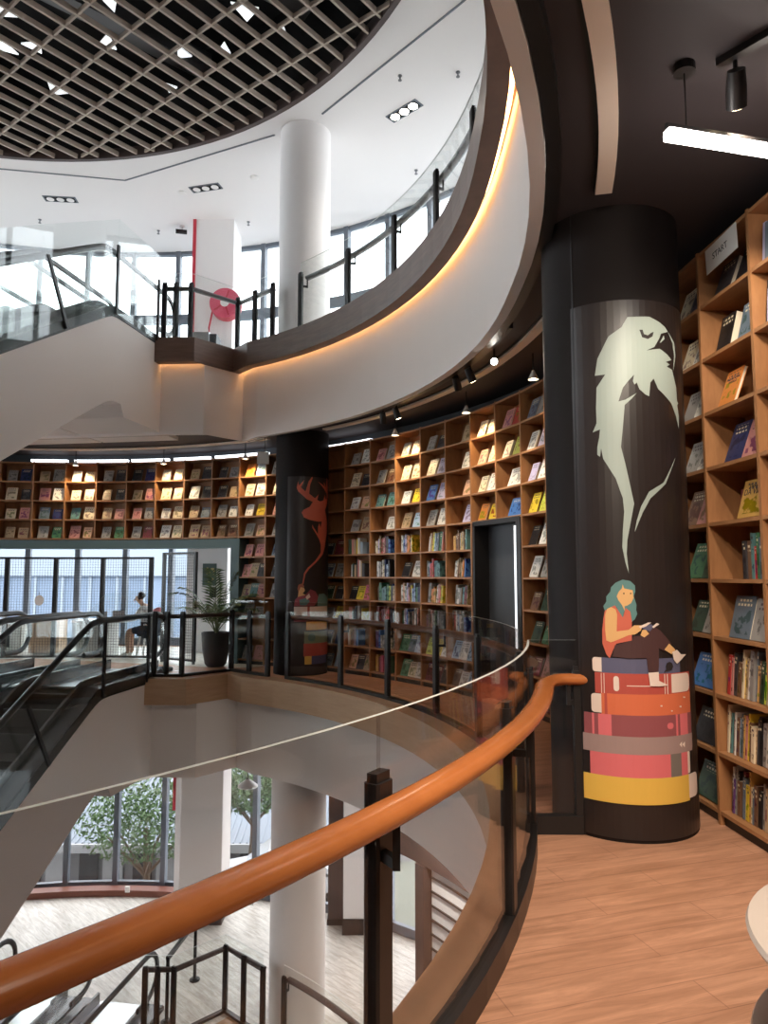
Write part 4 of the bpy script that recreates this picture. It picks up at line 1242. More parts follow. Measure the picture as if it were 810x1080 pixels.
# ---- straight run beside the viewer
NPTS = [(2.085, 5.92), (2.125, 5.32), (2.165, 4.72), (2.205, 4.12), (2.245, 3.52), (2.285, 2.92)]
near_where = ['bay hidden behind eagle column', 'narrow bay right of eagle column', 'nearest bay under paper sign', 'bay past right edge']
nl = ['timber bookcase bay behind the right half of the eagle column', 'timber bookcase bay peeping out right of the eagle column', 'nearest timber bookcase bay, white paper sign on its top',
      'timber bookcase bay beside the paper sign bay, at the picture edge', 'timber bookcase bay closest to the viewer beyond the picture edge']
for i in range(5):
    t, w = bay(NPTS[i], NPTS[i + 1], 0, 9, nl[i], last=(i == 4))
    if i == 1:
        for k, code in ((9, '.cs'), (8, '.cw'), (7, '.gw'), (6, '.gw'), (5, '.nr'), (4, '.GD'), (3, '.Dg'), (1, 'k'), (0, 'D')):
            face_row(t, w, k, code, near_where[1])
        face_row(t, w, 2, 'b', near_where[1])
    if i == 2:
        W8 = near_where[2]
        def fb(k, x, col, bw, bh, bt, tilt=20, y=0.035, yaw=0.0, side=''):
            z = BASE0 + PITCH_R * k; a = R(tilt)
            lab = '%s book facing out, %s%s row, %s' % (ABB[col], side, ORD[9 - k], W8)
            return put_book(face_book_mesh(bw, bh, bt), ABB[col], t, Vector((x, y, z + 0.001 + bt * math.sin(a))), -a, 0, lab, 'books facing out on the shelves')
        fb(9, -0.07, 'd', 0.19, 0.235, 0.035, side='left side of '); fb(9, 0.17, 'k', 0.18, 0.25, 0.02, side='right side of ')
        fb(8, -0.08, 'k', 0.165, 0.235, 0.06, 14, side='left side of '); fb(8, 0.17, 's', 0.16, 0.23, 0.05, 14, side='right side of ')
        orange_book = fb(7, -0.08, 'o', 0.19, 0.255, 0.022, side='left side of ')
        fb(6, -0.03, 'N', 0.19, 0.27, 0.012, side='left side of '); fb(6, 0.165, 'r', 0.19, 0.26, 0.014, side='right side of ')
        fb(5, -0.02, 'm', 0.16, 0.2, 0.02, 8, 0.10, side='left side of '); gold_book = fb(5, 0.13, 'a', 0.27, 0.245, 0.02, 16, side='right side of ')
        spine_row(t, w, 4, 'dnTRGs', W8, x0=0.0, tmul=1.6)
        fb(3, -0.045, 's', 0.22, 0.27, 0.014, 14, side='left side of '); fb(3, 0.175, 'g', 0.19, 0.26, 0.014, 14, side='right side of ')
        spine_row(t, w, 2, 'kRrdnmcytwgsanDlgc', W8, lean=0.17, tmul=0.92, hmul=1.1)
        spine_row(t, w, 1, 'cTgmwnBsarynctdkgw', W8, lean=0.14, tmul=0.85, hmul=1.1)
        spine_row(t, w, 0, 'kwPgdnmsyacsnkgytw', W8, lean=0.12, tmul=0.9, hmul=1.1)
    if i == 3:
        W8 = near_where[3]
        for k in (9, 8, 7, 6, 5, 4, 3, 2, 1, 0):
            spine_row(t, w, k, rc(14), W8, lean=0.1, individual=False)
so = stuff.build('shelved_books', ['cover_many', 'pages'])
so['kind'] = 'stuff'
tag(so, 'rows of smaller mixed books standing on the lower shelves of the curved wall', 'books')

# dark doorway set into the curved wall
d0, d1 = pol(RB, 27.3 - 0.25), pol(RB, 18.72 + 0.25)
t = bpy.data.objects.new('door_1', None); COL.objects.link(t); struct(t)
ctr = (d0 + d1) / 2; dd = d1 - d0; rz = math.atan2(dd.y, dd.x); w = dd.length
t.location = ctr; t.rotation_euler = (0, 0, rz)
MB().bbox((-w / 2, 0.0, 0), (-w / 2 + 0.05, 0.5, 2.29)).build('jamb', 'black_metal', t)
MB().bbox((w / 2 - 0.09, 0.0, 0), (w / 2, 0.5, 2.29)).build('jamb', 'black_metal', t)
MB().bbox((-w / 2, 0.0, 2.25), (w / 2, 0.5, 2.31)).build('lintel', 'black_metal', t)
MB().bbox((-w / 2 + 0.05, 0.22, 0), (w / 2 - 0.13, 0.27, 2.25)).build('leaf', 'door_grey', t)
MB().bbox((w / 2 - 0.135, 0.0, 0.02), (w / 2 - 0.108, 0.03, 2.2)).build('light_strip', 'led_door', t)

# =================================================================== LAMPS
# small shelf lamps on stems, every third bay
lamps = [(90.4, 78, 'over the third lit bay left of the hanging tag', 1.0), (77.2, 78, 'over the middle lit bay of the left wall', 1.0), (64.0, 78, 'beside the hanging white tag', 1.0), (50.9, 78, 'at the right edge of the deer column', 1.0),
         (38.0, 78, 'over the third bay right of the deer column', 1.0), (25.1, 78, 'over the dark doorway', 0.8), (12.6, 78, 'beside the left edge of the eagle column', 0.6)]
for a, sz, lb, k in lamps:
    p = pol(7.70, a)
    t = thing('shelf_lamp', 'small pale cone shelf lamp ' + lb, 'lamp', (p.x, p.y, 3.70), 0, 'shelf lamps')
    out = Vector((math.cos(R(a)), math.sin(R(a)), 0))
    MB().tube([(0, 0, 0.30), (0, 0, 0.14), tuple(out * 0.02 + Vector((0, 0, 0.09)))], 0.009, n=6).build('stem', 'black_metal', t)
    MB().lathe([(0.016, 0.11), (0.022, 0.09), (0.06, 0.01), (0.056, 0.01), (0.018, 0.085)], n=20, close=False).build('shade', 'white_gloss', t, smooth=True)
    MB().lathe([(0.01, 0.06), (0.026, 0.045), (0.03, 0.03), (0.02, 0.012), (0.004, 0.006)], n=14).build('bulb', 'bulb_warm', t, smooth=True)
    spot('shelf_lamp_light', (p.x, p.y, 3.70), tuple(pol(7.99, a, 3.15)), 42 * k, 105, (1.0, 0.76, 0.45), 0.5, 0.03, t)
# black track with spot heads in front of the curved wall
m = MB(); m.arc(7.13, 7.17, 6, 40, CEIL - 0.05, CEIL - 0.002)
tr = tag(m.build('light_track', 'black_metal'), 'black curved lighting track under the dark ceiling', 'track')
heads = [(34.6, 7.15, 'leftmost head of the curved track', 30, (7.98, 40.0, 2.2)), (31.9, 7.15, 'second from the left on the curved track', 30, (7.98, 31.0, 1.8)),
         (18.6, 7.12, 'third from the left on the curved track', 48, (7.98, 25.0, 2.6)), (15.6, 7.12, 'fourth from the left on the curved track', 48, (7.98, 18.0, 2.4)), (11.5, 7.2, 'bright one at the right end of the curved track', 26, None)]
def track_head(p, label, target, power, size=50, col=(1.0, 0.87, 0.68), bright=False):
    t = thing('track_spotlight', label, 'spotlight', p, 0, 'black track spotlights')
    v = (Vector(target) - Vector(p)); v.normalize()
    MB().tube([(0, 0, 0.13), (0, 0, 0)], 0.012, n=8).build('stem', 'black_metal', t)
    m = MB(); m.tube([tuple(-v * 0.07), tuple(v * 0.0), tuple(v * 0.09)], 0.045, n=18, radii=[0.85, 1, 1]); m.build('head', 'black_metal', t, smooth=True)
    m = MB(); m.tube([tuple(v * 0.0905), tuple(v * 0.094)], 0.034, n=18); m.build('lens', 'bulb_white' if bright else 'bulb_warm', t)
    spot('track_light', Vector(p) + v * 0.11, target, power, size, col, 0.7, 0.03, t)
    return t
for a, r, lb, pw, tg in heads:
    p = pol(r, a, 3.84)
    if tg:
        track_head(tuple(p), 'black track spotlight, ' + lb, tuple(pol(*tg)), pw * 1.5)
    else:
        track_head(tuple(p), 'black track spotlight, ' + lb, (0.15, 1.2, 1.6), pw, bright=True)
track_head((1.62, 3.06, 3.84), 'black track spotlight on the dark ceiling above the pendant light', (2.2, 4.3, 2.6), 60, 70)
tag(MB().bar((1.56, 3.10, CEIL - 0.02), (1.95, 2.60, CEIL - 0.02), 0.04, 0.035).build('light_track', 'black_metal'), 'short black lighting track on the ceiling at top right', 'track')
for i, (x, y, tx, ty, tz, pw) in enumerate(((0.7, 1.5, 1.2, 3.6, 0.0, 190), (1.3, 0.6, 1.3, 2.4, 0.0, 190), (1.5, 1.9, 2.2, 4.4, 1.5, 130), (0.25, 0.3, 1.5, 4.8, 1.3, 150), (0.55, 0.95, -0.45, 1.5, 0.9, 70))):  # unseen heads added to brighten the near floor, column, shelves and handrail
    track_head((x, y, 3.84), 'added unseen black track spotlight on the walkway ceiling over the viewer, %s one' % NTH[i], (tx, ty, tz), pw, 80, (1.0, 0.86, 0.70))
tag(MB().bar((0.2, 0.22, CEIL - 0.02), (1.58, 2.05, CEIL - 0.02), 0.04, 0.035).build('light_track', 'black_metal'), 'added unseen black lighting track on the ceiling over the viewer', 'track')
for i, (a, lb) in enumerate(((30, 'beside the louvred shop front'), (46, 'behind the round white column'), (17, 'above the louvred shop front'))):  # downlights added to brighten the louvred shop front and lower columns
    p = pol(9.3 if a == 46 else 7.5, a)
    t = thing('recessed_downlight', 'added recessed round downlight in the lower storey ceiling, ' + lb, 'light', (p.x, p.y, -1.45), 0, 'added lower storey downlights')
    MB().lathe([(0.09, 0.004), (0.09, -0.01), (0.07, -0.012), (0.066, 0.0)], n=24).build('rim', 'white_gloss', t)
    MB().lathe([(0.06, -0.004), (0.06, -0.008)], n=20).build('lamp', 'bulb_white', t)
    spot('downlight', (p.x, p.y, -1.47), (p.x, p.y, HL), 150, 150, (1, 0.95, 0.88), 0.6, 0.06, t)
# linear pendant
t = thing('pendant_light', 'slim white linear pendant light hanging below the dark ceiling', 'light', (1.31, 3.11, 3.65), math.atan2(0.13, 0.55))
MB().bbox((0, -0.008, 0.014), (0.93, 0.008, 0.045)).build('housing', 'black_metal', t)
MB().bbox((0.004, -0.024, -0.03), (0.926, 0.024, 0.014)).build('diffuser', 'led_white', t)
for x in (0.11, 0.82):
    m = MB(); m.tube([(x, 0, 0.045), (x, 0, 0.345)], 0.003, n=6); m.build('cable', 'black_metal', t)
    m = MB(); m.lathe([(0.05, 0.31), (0.05, 0.35)], (x, 0, 0), 20); m.build('canopy', 'black_metal', t)
# white cove segments along the top of the shelves
for i, (a0, a1) in enumerate(((97.5, 92.6), (91.6, 84.0), (83.4, 77.9), (77.0, 71.5), (70.6, 62.2), (52.0, 45.0))):
    m = MB(); m.arc(8.02, 8.10, a1, a0, 3.835, 3.88 if i < 5 else 3.85)
    tag(m.build('cove_light', 'led_cool'), 'white light strip on top of the shelves, %s from the left' % NTH[i], 'light', 'cove light strips')

# recessed triple downlights, sprinklers, camera on the white ceiling
for i, (x, y, rz, lb) in enumerate(((-6.73, 14.05, 0.1, 'left over the escalator'), (-3.6, 13.62, -0.25, 'middle one above the hose reel'), (0.34, 11.25, -0.75, 'right one beside the round column'))):
    t = thing('recessed_downlight', 'recessed triple downlight in the white ceiling, ' + lb, 'light', (x, y, UCEIL), rz, 'triple downlights')
    MB().bbox((-0.33, -0.11, -0.012), (0.33, 0.11, 0.004)).build('frame', 'mullion_grey', t)
    MB().bbox((-0.30, -0.085, -0.016), (0.30, 0.085, -0.008)).build('tray', 'attic_black', t)
    for q in (-0.2, 0, 0.2):
        m = MB(); m.lathe([(0.075, -0.022), (0.075, -0.014)], (q, 0, 0), 20); m.build('lamp', 'bulb_white' if i == 2 else 'ceiling_white', t)
    if i == 2:
        spot('downlight', (x, y, UCEIL - 0.04), (x, y, 0), 160, 120, (1, 0.93, 0.82), 0.8, 0.2, t)
for i, (x, y) in enumerate(((0.25, 10.41), (1.15, 10.33), (-5.12, 15.4), (0.62, 13.0), (-7.57, 14.9), (-3.0, 15.0))):
    t = thing('sprinkler', 'small sprinkler head hanging from the white upper ceiling', 'sprinkler', (x, y, UCEIL), 0, 'ceiling sprinklers')
    m = MB(); m.lathe([(0.035, 0.004), (0.035, -0.008), (0.012, -0.012), (0.012, -0.07), (0.03, -0.075), (0.03, -0.08)], n=12); m.build('body', 'steel_dark', t)
for x, y in ((-4.13, 13.8), (-2.55, 13.25)):
    m = MB(); m.lathe([(0.085, 0.004), (0.085, -0.02), (0.06, -0.035), (0.02, -0.04)], n=20)
    tag(m.build('smoke_detector', 'white_gloss', loc=(x, y, UCEIL), smooth=True), 'small round smoke detector on the white ceiling ' + ('left of the middle downlight' if x < -3 else 'right of the middle downlight'), 'detector')
t = thing('security_camera', 'small dark security camera on the white ceiling left of the pillar', 'camera', (-4.53, 15.2, UCEIL))
MB().lathe([(0.06, 0.0), (0.06, -0.03), (0.02, -0.05), (0.02, -0.12)], n=16).build('mount', 'white_gloss', t)
m = MB(); m.tube([(-0.12, -0.05, -0.14), (0.1, 0.04, -0.12)], 0.05, n=12); m.build('body', 'black_metal', t, smooth=True)

# hanging white tag sign
t = thing('hanging_sign', 'blank white square sign hanging on a thin rod left of deer column', 'sign', (-2.06, 11.9, 3.49), R(8))
MB().bbox((-0.1, -0.008, 0), (0.1, 0.008, 0.21)).build('board', 'paper_white', t)
MB().tube([(0.03, 0, 0.21), (0.03, 0, 0.51)], 0.006, n=6).build('rod', 'black_metal', t)

# paper sign on the nearest bookcase
def text_mesh(s, size, name):
    cu = bpy.data.curves.new(name, 'FONT'); cu.body = s; cu.size = size; cu.align_x = 'CENTER'; cu.align_y = 'CENTER'; cu.extrude = 0.0008
    o = bpy.data.objects.new(name, cu); COL.objects.link(o)
    dg = bpy.context.evaluated_depsgraph_get()
    me = bpy.data.meshes.new_from_object(o.evaluated_get(dg))
    bpy.data.objects.remove(o); bpy.data.curves.remove(cu)
    return me
def cover_text(book, body, size, x, z, m='ink', align='CENTER'):
    for k, line in enumerate(body.split('|')):
        me = text_mesh(line, size, 'lettering'); me.materials.append(MATS[m])
        o = bpy.data.objects.new('lettering', me); COL.objects.link(o); o.parent = book
        o.location = (x, -0.0006, z - k * size * 0.95); o.rotation_euler = (PI / 2, 0, 0)
cover_text(orange_book, 'PREHISTORIC|WORLD', 0.026, 0.0, 0.19)
cover_text(gold_book, 'Leonardo', 0.036, 0.0, 0.205); cover_text(gold_book, 'DA VINCI', 0.055, 0.0, 0.165)
d = Vector((0.04, -0.6, 0)).normalized()
t = thing('paper_sign', 'white paper sign reading START on the nearest bookcase top', 'sign', (2.178, 4.42, 3.70), math.atan2(d.y, d.x))
MB().box((0.02, 0, 0), (0.37, 0.004, 0.17), Matrix.Rotation(R(-3), 3, 'Y')).build('sheet', 'paper_white', t)
me = text_mesh('START', 0.06, 'lettering'); me.materials.append(MATS['ink'])
o = bpy.data.objects.new('lettering', me); COL.objects.link(o); o.parent = t; o.location = (0.01, -0.003, 0.0); o.rotation_euler = (PI / 2, R(-3), 0)

# =================================================================== LEFT PART OF THE BOOK FLOOR
# wire mesh screen standing in the portal: one thing a panel
def mesh_panel(t, w, z0, z1, fr, gap=0.05):
    """framed wire panel in the local xz plane from x=0 to x=w"""
    for x in (0, w):
        MB().bbox((x - fr / 2, -0.03, z0), (x + fr / 2, 0.03, z1)).build('frame_post', 'black_metal', t)
    for z in (z0 + 0.02, z1 - 0.02):
        MB().bbox((fr / 2, -0.02, z - 0.02), (w - fr / 2, 0.02, z + 0.02)).build('frame_rail', 'black_metal', t)
    m = MB()
    n = int(w / gap)
    for i in range(1, n):
        m.bbox((i * w / n - 0.0022, -0.002, z0), (i * w / n + 0.0022, 0.002, z1))
    n = int((z1 - z0) / gap)
    for i in range(1, n):
        z = z0 + (z1 - z0) * i / n
        m.bbox((0, -0.002, z - 0.0022), (w, 0.002, z + 0.0022))
    m.build('wire_mesh', 'black_metal', t)
MSA = [113.2, 106.7, 100.1, 93.7, 87.2, 80.2]
for i, (a, b) in enumerate(zip(MSA[:-1], MSA[1:])):
    p, q = pol(8.1, a), pol(8.1, b); d = q - p
    t = thing('mesh_screen', 'black framed wire mesh screen panel in the teal portal, %s from the potted palm' % NTH[4 - i], 'screen', p, math.atan2(d.y, d.x))
    mesh_panel(t, d.length, 0.02, 1.96, 0.075)
t = thing('mesh_gate', 'narrow black wire mesh gate standing open beside the potted palm', 'gate', (-4.14, 13.35, 0), math.atan2(-0.45, 0.75))
mesh_panel(t, 0.82, 0.05, 2.03, 0.05)
for x in (0, 0.82):
    MB().lathe([(0.03, 0), (0.03, 0.05)], (x, 0, 0), 12).build('wheel', 'rubber', t)
t = thing('round_plaque', 'small round white plaque hung on the wire mesh screen', 'plaque', (*pol(8.02, 95.6)[:2], 1.12), R(5.6))
m = MB(); m.tube([(0, 0, 0), (0, 0.015, 0)], 0.085, 0.10, n=24); m.build('disc', 'white_gloss', t)
MB().bbox((-0.003, 0.0, 0.09), (0.003, 0.006, 0.16)).build('hook', 'black_metal', t)

# poster on the square pillar behind the palm
t = thing('poster', 'small dark green patterned poster on the white pillar behind the palm', 'poster', (-3.66, 14.885, 1.62))
MB().bbox((-0.145, -0.012, -0.23), (0.145, 0.0, 0.23)).build('sheet', 'poster_green', t)
for i in range(14):
    x, z, r = rnd.uniform(-0.11, 0.11), rnd.uniform(-0.19, 0.19), rnd.uniform(0.012, 0.026)
    m = MB(); m.tube([(x, -0.016, z), (x, -0.011, z)], r, n=10); m.build('motif', 'poster_dot', t)
tag(MB().cbox((0, 0, 0), (0.14, 0.02, 0.22), 0.004).build('wall_phone_panel', 'black_metal', loc=(-3.58, 14.88, 1.25)), 'small black panel on the white pillar under the poster', 'panel')

# potted palm
t = thing('potted_palm', 'feathery potted palm in a dark grey pot behind the corner railing', 'plant', (-2.98, 12.68, 0))
pot = MB().lathe([(0.14, 0.0), (0.19, 0.05), (0.235, 0.3), (0.25, 0.52), (0.255, 0.6), (0.235, 0.6), (0.225, 0.55)], n=32, close=False)
pot.build('pot', 'pot_grey', t, smooth=True)
MB().lathe([(0.0, 0.54), (0.235, 0.545)], n=24, close=False).build('soil', 'soil', t)
r5 = random.Random(8)
for i in range(15):
    az = i * 2.399 + r5.uniform(-0.2, 0.2); reach = r5.uniform(0.42, 0.80); top = r5.uniform(0.65, 1.2)
    if i < 3:
        reach *= 0.4; top = 1.25
    pts = []
    for k in range(12):
        s = k / 11
        pts.append(Vector((math.cos(az) * reach * s ** 1.3, math.sin(az) * reach * s ** 1.3, 0.55 + top * (s - 0.30 * s ** 3 * (reach / 0.6)))))
    m = MB(); m.tube(pts, 0.008, n=5, radii=[1.3 - 0.1 * k for k in range(12)])
    for k in range(3, 12):
        for sg in (-1, 1):
            for half in (0.0, 0.5):
                if k == 11 and half:
                    continue
                p = pts[k].lerp(pts[min(11, k + 1)], half)
                tn = (pts[min(11, k + 1)] - pts[k - 1]).normalized()
                sd = tn.cross(Vector((0, 0, 1)))
                sd = sd.normalized() if sd.length > 0.05 else Vector((math.sin(az), -math.cos(az), 0))
                L = (0.27 - 0.012 * abs(k - 6)) * r5.uniform(0.8, 1.1)
                dr = (sd * sg * 0.85 + tn * 0.65 + Vector((0, 0, -0.12))).normalized()
                wv = tn.cross(dr).cross(dr).normalized() * 0.016
                mid = p + dr * L * 0.5 + Vector((0, 0, 0.012)); tip = p + dr * L + Vector((0, 0, -0.035))
                m.add([p, mid + wv, tip, mid - wv], [(0, 1, 2, 3)], 1 if r5.random() < 0.6 else 2)
    m.build('frond', ['stem', 'leaf', 'leaf_light'], t)

# white counter, chair and the person at it
CY0 = 14.3
t = thing('counter_desk', 'white counter desk beyond the wire mesh where a person sits', 'desk', (-5.72, CY0, 0))
MB().cbox((0, 0.0, 0.34), (0.62, 0.62, 0.68), 0.02).build('base', 'counter_white', t)
MB().cbox((0.12, 0, 0.70), (1.05, 0.72, 0.04), 0.02).build('worktop', 'white_gloss', t)
for x, y, w_, h_, lb in ((-5.62, CY0 - 0.1, 0.2, 0.15, 'left one on the counter'), (-5.35, CY0 + 0.05, 0.22, 0.16, 'in front of the seated person')):
    t = thing('display_stand', 'small tilted silver display stand, ' + lb, 'stand', (x, y, 0.72), R(20))
    MB().box((0, 0, 0.006), (w_, 0.14, 0.012)).build('foot', 'steel_dark', t)
    MB().box((0, 0.05, h_ / 2 + 0.015), (w_, 0.012, h_), Matrix.Rotation(R(-18), 3, 'X')).build('panel', 'steel', t)
t = thing('storage_cabinet', 'pale beige cabinet with rounded corners far left beyond the mesh', 'cabinet', (-7.0, 14.9, 0))
MB().cbox((0, 0, 0.36), (0.62, 0.5, 0.68), 0.06).build('body', 'edge_wood', t)
MB().cbox((0, 0, 0.72), (0.66, 0.54, 0.04), 0.06).build('top', 'counter_white', t)
t = thing('storage_cabinet', 'low white cabinet with a dark vent at far left by the windows', 'cabinet', (-7.9, 15.1, 0))
MB().cbox((0, 0, 0.3), (0.7, 0.5, 0.6), 0.02).build('body', 'counter_white', t)
MB().bbox((-0.1, -0.262, 0.12), (0.12, -0.248, 0.36)).build('vent', 'pot_grey', t)

PX, PY = -4.68, CY0
t = thing('desk_chair', 'dark shell chair with white legs under the seated person', 'chair', (PX, PY, 0))
MB().cbox((0, 0, 0.425), (0.42, 0.42, 0.04), 0.05).build('seat', 'navy_cloth', t)
m = MB()
for i in range(8):
    a, b = -0.9 + 1.8 * i / 8, -0.9 + 1.8 * (i + 1) / 8
    v = [(0.03 + 0.2 * math.cos(q), 0.21 * math.sin(q), z) for q in (a, b) for z in (0.46, 0.80)]
    v2 = [(0.01 + 0.2 * math.cos(q), 0.2 * math.sin(q), z) for q in (a, b) for z in (0.46, 0.80)]
    m.add(v + v2, [(0, 2, 3, 1), (4, 5, 7, 6), (0, 4, 6, 2), (1, 3, 7, 5)])
m.build('backrest', 'navy_cloth', t)
for sx in (-1, 1):
    for sy in (-1, 1):
        MB().bar((sx * 0.15, sy * 0.15, 0.405), (sx * 0.2, sy * 0.2, 0.0), 0.03, 0.03).build('leg', 'white_gloss', t)


def skin_mesh(name, verts, edges, m, parent, sub=2):
    me = bpy.data.meshes.new(name)
    me.from_pydata([v[:3] for v in verts], edges, [])
    o = bpy.data.objects.new(name, me); COL.objects.link(o)
    md = o.modifiers.new('skin', 'SKIN'); md.use_smooth_shade = True
    for i, v in enumerate(verts):
        sk = me.skin_vertices[0].data[i]
        sk.radius = (v[3], v[4] if len(v) > 4 else v[3])
        sk.use_root = (i == 0)
    s = o.modifiers.new('sub', 'SUBSURF'); s.levels = sub; s.render_levels = sub
    dg = bpy.context.evaluated_depsgraph_get()
    new = bpy.data.meshes.new_from_object(o.evaluated_get(dg))
    bpy.data.objects.remove(o)
    new.materials.clear(); new.materials.append(MATS[m])
    for p in new.polygons:
        p.use_smooth = True
    q = bpy.data.objects.new(name, new); COL.objects.link(q)
    if parent is not None:
        q.parent = parent
    return q


# seated person bending over the counter, facing left (-x)
BV = [(0.02, 0, 0.53, .125, .15), (-0.01, 0, 0.66, .105, .14), (-0.07, 0, 0.82, .11, .155), (-0.13, 0, 0.95, .085, .15), (-0.17, 0, 1.02, .045, .05), (-0.215, 0, 1.075, .05, .05),
      (-0.25, 0, 1.14, .098, .088), (-0.25, 0, 1.21, .08, .076)]
BE = [(0, 1), (1, 2), (2, 3), (3, 4), (4, 5), (5, 6), (6, 7)]
def limb(base, pts):
    k = base
    for p in pts:
        BV.append(p); BE.append((k, len(BV) - 1)); k = len(BV) - 1
    return k
for sy in (-1, 1):
    limb(0, [(-0.02, sy * 0.095, 0.52, .085), (-0.22, sy * 0.11, 0.515, .072), (-0.40, sy * 0.115, 0.50, .058), (-0.41, sy * 0.115, 0.30, .052), (-0.39, sy * 0.115, 0.10, .036), (-0.43, sy * 0.12, 0.05, .036), (-0.52, sy * 0.125, 0.035, .03)])
    h = limb(3, [(-0.12, sy * 0.185, 0.93, .05), (-0.22, sy * 0.215, 0.80, .042), (-0.30, sy * 0.19, 0.755, .036), (-0.44, sy * 0.12, 0.75, .027), (-0.50, sy * 0.095, 0.75, .026)])
    for f, dy in enumerate((-0.026, -0.009, 0.009, 0.026)):
        L = (0.06, 0.072, 0.068, 0.052)[f]
        limb(h, [(-0.53, sy * 0.095 + dy, 0.752, .0095), (-0.53 - L * .6, sy * 0.095 + dy * 1.15, 0.75, .0085), (-0.53 - L, sy * 0.095 + dy * 1.2, 0.735, .0075)])
    limb(h, [(-0.505, sy * 0.095 - sy * 0.035, 0.75, .011), (-0.54, sy * 0.095 - sy * 0.05, 0.742, .009)])
body = skin_mesh('person', BV, BE, 'skin', None)
body.location = (PX, PY, 0)
tag(body, 'person with black hair and white top bending over the counter beyond the mesh', 'person')
shirt = skin_mesh('white_top', [(0.03, 0, 0.58, .145, .168), (-0.01, 0, 0.68, .13, .16), (-0.07, 0, 0.82, .13, .172), (-0.125, 0, 0.94, .10, .16), (-0.155, 0, 0.995, .06, .08)] +
                  [(-0.12, -0.19, 0.93, .064), (-0.20, -0.218, 0.825, .056), (-0.12, 0.19, 0.93, .064), (-0.20, 0.218, 0.825, .056)],
                  [(0, 1), (1, 2), (2, 3), (3, 4), (3, 5), (5, 6), (3, 7), (7, 8)], 'shirt_white', body)
trs = skin_mesh('shorts', [(0.03, 0, 0.535, .14, .165)] + [v for sy in (-1, 1) for v in ((-0.02, sy * 0.095, 0.522, .097), (-0.22, sy * 0.11, 0.517, .084), (-0.35, sy * 0.115, 0.508, .076))],
                [(0, 1), (1, 2), (2, 3), (0, 4), (4, 5), (5, 6)], 'navy_cloth', body)
for sy in (-1, 1):
    skin_mesh('shoe', [(-0.385, sy * 0.118, 0.055, .046), (-0.44, sy * 0.12, 0.048, .045), (-0.53, sy * 0.125, 0.038, .036)], [(0, 1), (1, 2)], 'shirt_white', body)
skin_mesh('hair', [(-0.255, 0, 1.185, .125, .112), (-0.20, 0, 1.20, .115, .108), (-0.16, 0, 1.13, .095, .092)], [(0, 1), (1, 2)], 'hair_black', body)
for sy in (-1, 1):
    MB().lathe([(0.002, 0), (0.012, 0.006), (0.002, 0.012)], (-0.335, sy * 0.03, 1.12), 8).build('eye', 'hair_black', body)
skin_mesh('nose', [(-0.325, 0, 1.12, .012), (-0.352, 0, 1.09, .012)], [(0, 1)], 'skin', body, 1)
MB().tube([(-0.322, -0.022, 1.062), (-0.33, 0, 1.06), (-0.322, 0.022, 1.062)], 0.006, n=6).build('mouth', 'rose_cloth', body)
bag = skin_mesh('backpack', [(0.13, 0, 0.74, .06, .11), (0.10, 0, 0.86, .07, .115), (0.05, 0, 0.96, .055, .10)], [(0, 1), (1, 2)], 'rose_cloth', None)
bag.location = (PX + 0.05, PY, 0)
tag(bag, 'small rose coloured backpack on the back of the seated person', 'backpack')

# =================================================================== UPPER STOREY BITS
t = thing('hose_reel', 'round red fire hose reel on the white upper storey pillar', 'hose reel', (-3.40, 14.80, 7.40))
m = MB(); m.tube([(0, 0.05, 0), (0, -0.16, 0)], 0.33, n=40); m.build('drum', 'red_paint', t)
m = MB(); m.tube([(0, -0.165, 0), (0, -0.185, 0)], 0.325, n=40); m.build('face', 'hose_red', t)
m = MB(); m.tube([(0, -0.19, 0), (0, -0.21, 0)], 0.09, n=24); m.build('hub', 'white_gloss', t)
for k in range(5):
    a = k * 2 * PI / 5
    MB().bar((0.1 * math.cos(a), -0.19, 0.1 * math.sin(a)), (0.28 * math.cos(a), -0.19, 0.28 * math.sin(a)), 0.02, 0.03).build('spoke', 'red_paint', t)
MB().tube([(0.28, -0.1, -0.15), (0.31, -0.1, -0.4), (0.29, -0.08, -1.2), (0.30, -0.05, -1.9)], 0.016, n=8).build('hose', 'red_paint', t)
MB().tube([(-0.3, 0.0, -0.1), (-0.36, -0.04, -0.5), (-0.34, -0.05, -0.8)], 0.02, n=8).build('inlet_pipe', 'red_paint', t)
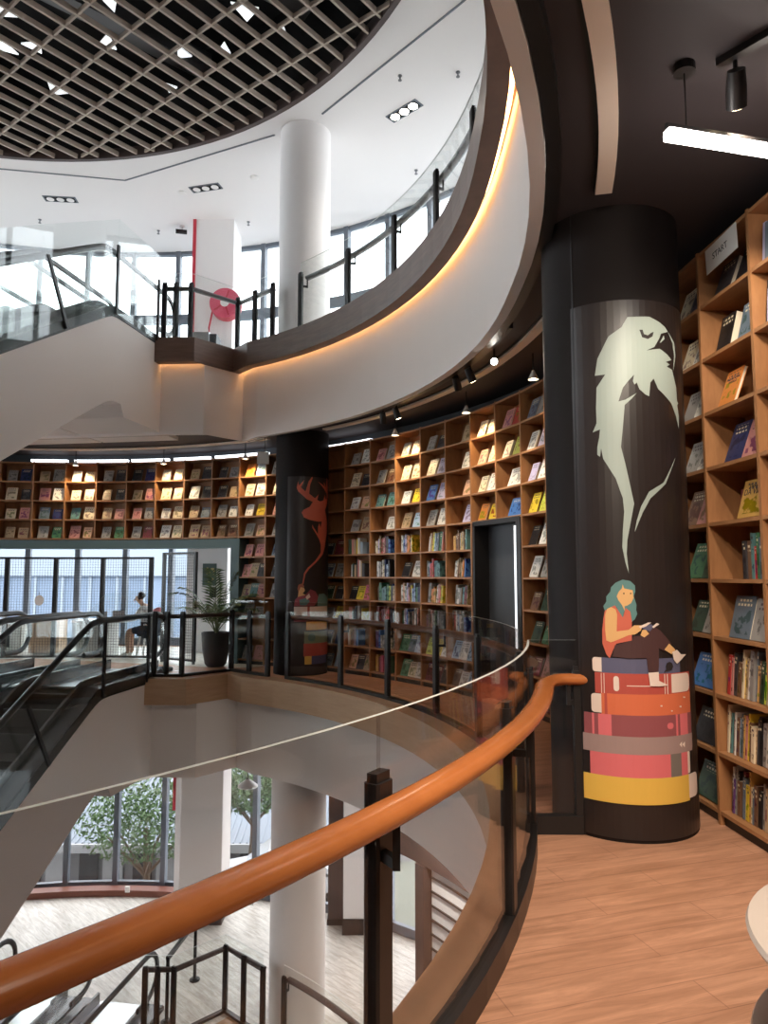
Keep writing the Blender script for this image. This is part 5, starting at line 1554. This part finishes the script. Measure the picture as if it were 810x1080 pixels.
t = thing('service_cabinet', 'pale grey cabinet with a dark side under the hose reel', 'cabinet', (-3.68, 14.2, H))
MB().cbox((-0.08, 0, 0.55), (0.42, 0.4, 1.08), 0.02).build('body', 'steel', t)
MB().bbox((0.131, -0.2, 0.0), (0.27, 0.2, 1.05)).build('side', 'pot_grey', t)
MB().bbox((-0.29, -0.215, 0.48), (0.13, -0.2, 0.56)).build('band', 'mullion_grey', t)

# lower storey hanging lamp by the right-hand window
t = thing('hanging_lamp', 'pale cone lamp hanging on a rod inside the lower right window', 'lamp', (-2.75, 14.7, -2.62))
MB().tube([(0, 0, 0.12), (0, 0, 1.18)], 0.012, n=6).build('rod', 'black_metal', t)
MB().lathe([(0.04, 0.12), (0.2, 0.0), (0.2, -0.03), (0.19, -0.03), (0.04, 0.1)], n=24, close=False).build('shade', 'white_gloss', t, smooth=True)
for i, (x, y) in enumerate(((-5.55, 15.95), (-2.75, 15.35))):
    tag(MB().cbox((x, y, HL + 0.24), (0.1, 0.04, 0.12), 0.01).build('floor_socket', 'white_gloss'), ('small white box on the lower sill left of the grey pillar', 'small white box on the lower sill right of the grey pillar')[i], 'box')

# =================================================================== FOREGROUND TABLE
t = thing('round_table', 'pale two tier round table at the right edge beside the timber floor', 'table', (1.42, 1.70, 0))
def disc(z, r):
    m = MB(); m.lathe([(0.02, z - 0.035), (r - 0.03, z - 0.035), (r - 0.008, z - 0.03), (r, z - 0.015), (r - 0.006, z - 0.003), (r - 0.02, z), (0.02, z)], n=72)
    return m
disc(0.72, 0.53).build('tabletop', 'table_top', t, smooth=True)
disc(0.45, 0.53).build('lower_shelf', 'table_top', t, smooth=True)
for k in range(3):
    a = R(155) + k * 2 * PI / 3
    x, y = 0.40 * math.cos(a), 0.40 * math.sin(a)
    MB().lathe([(0.018, 0.0), (0.018, 0.415)], (x, y, 0), 14).build('leg', 'black_metal', t, smooth=True)
    MB().lathe([(0.018, 0.452), (0.018, 0.685)], (x, y, 0), 14).build('leg', 'black_metal', t, smooth=True)
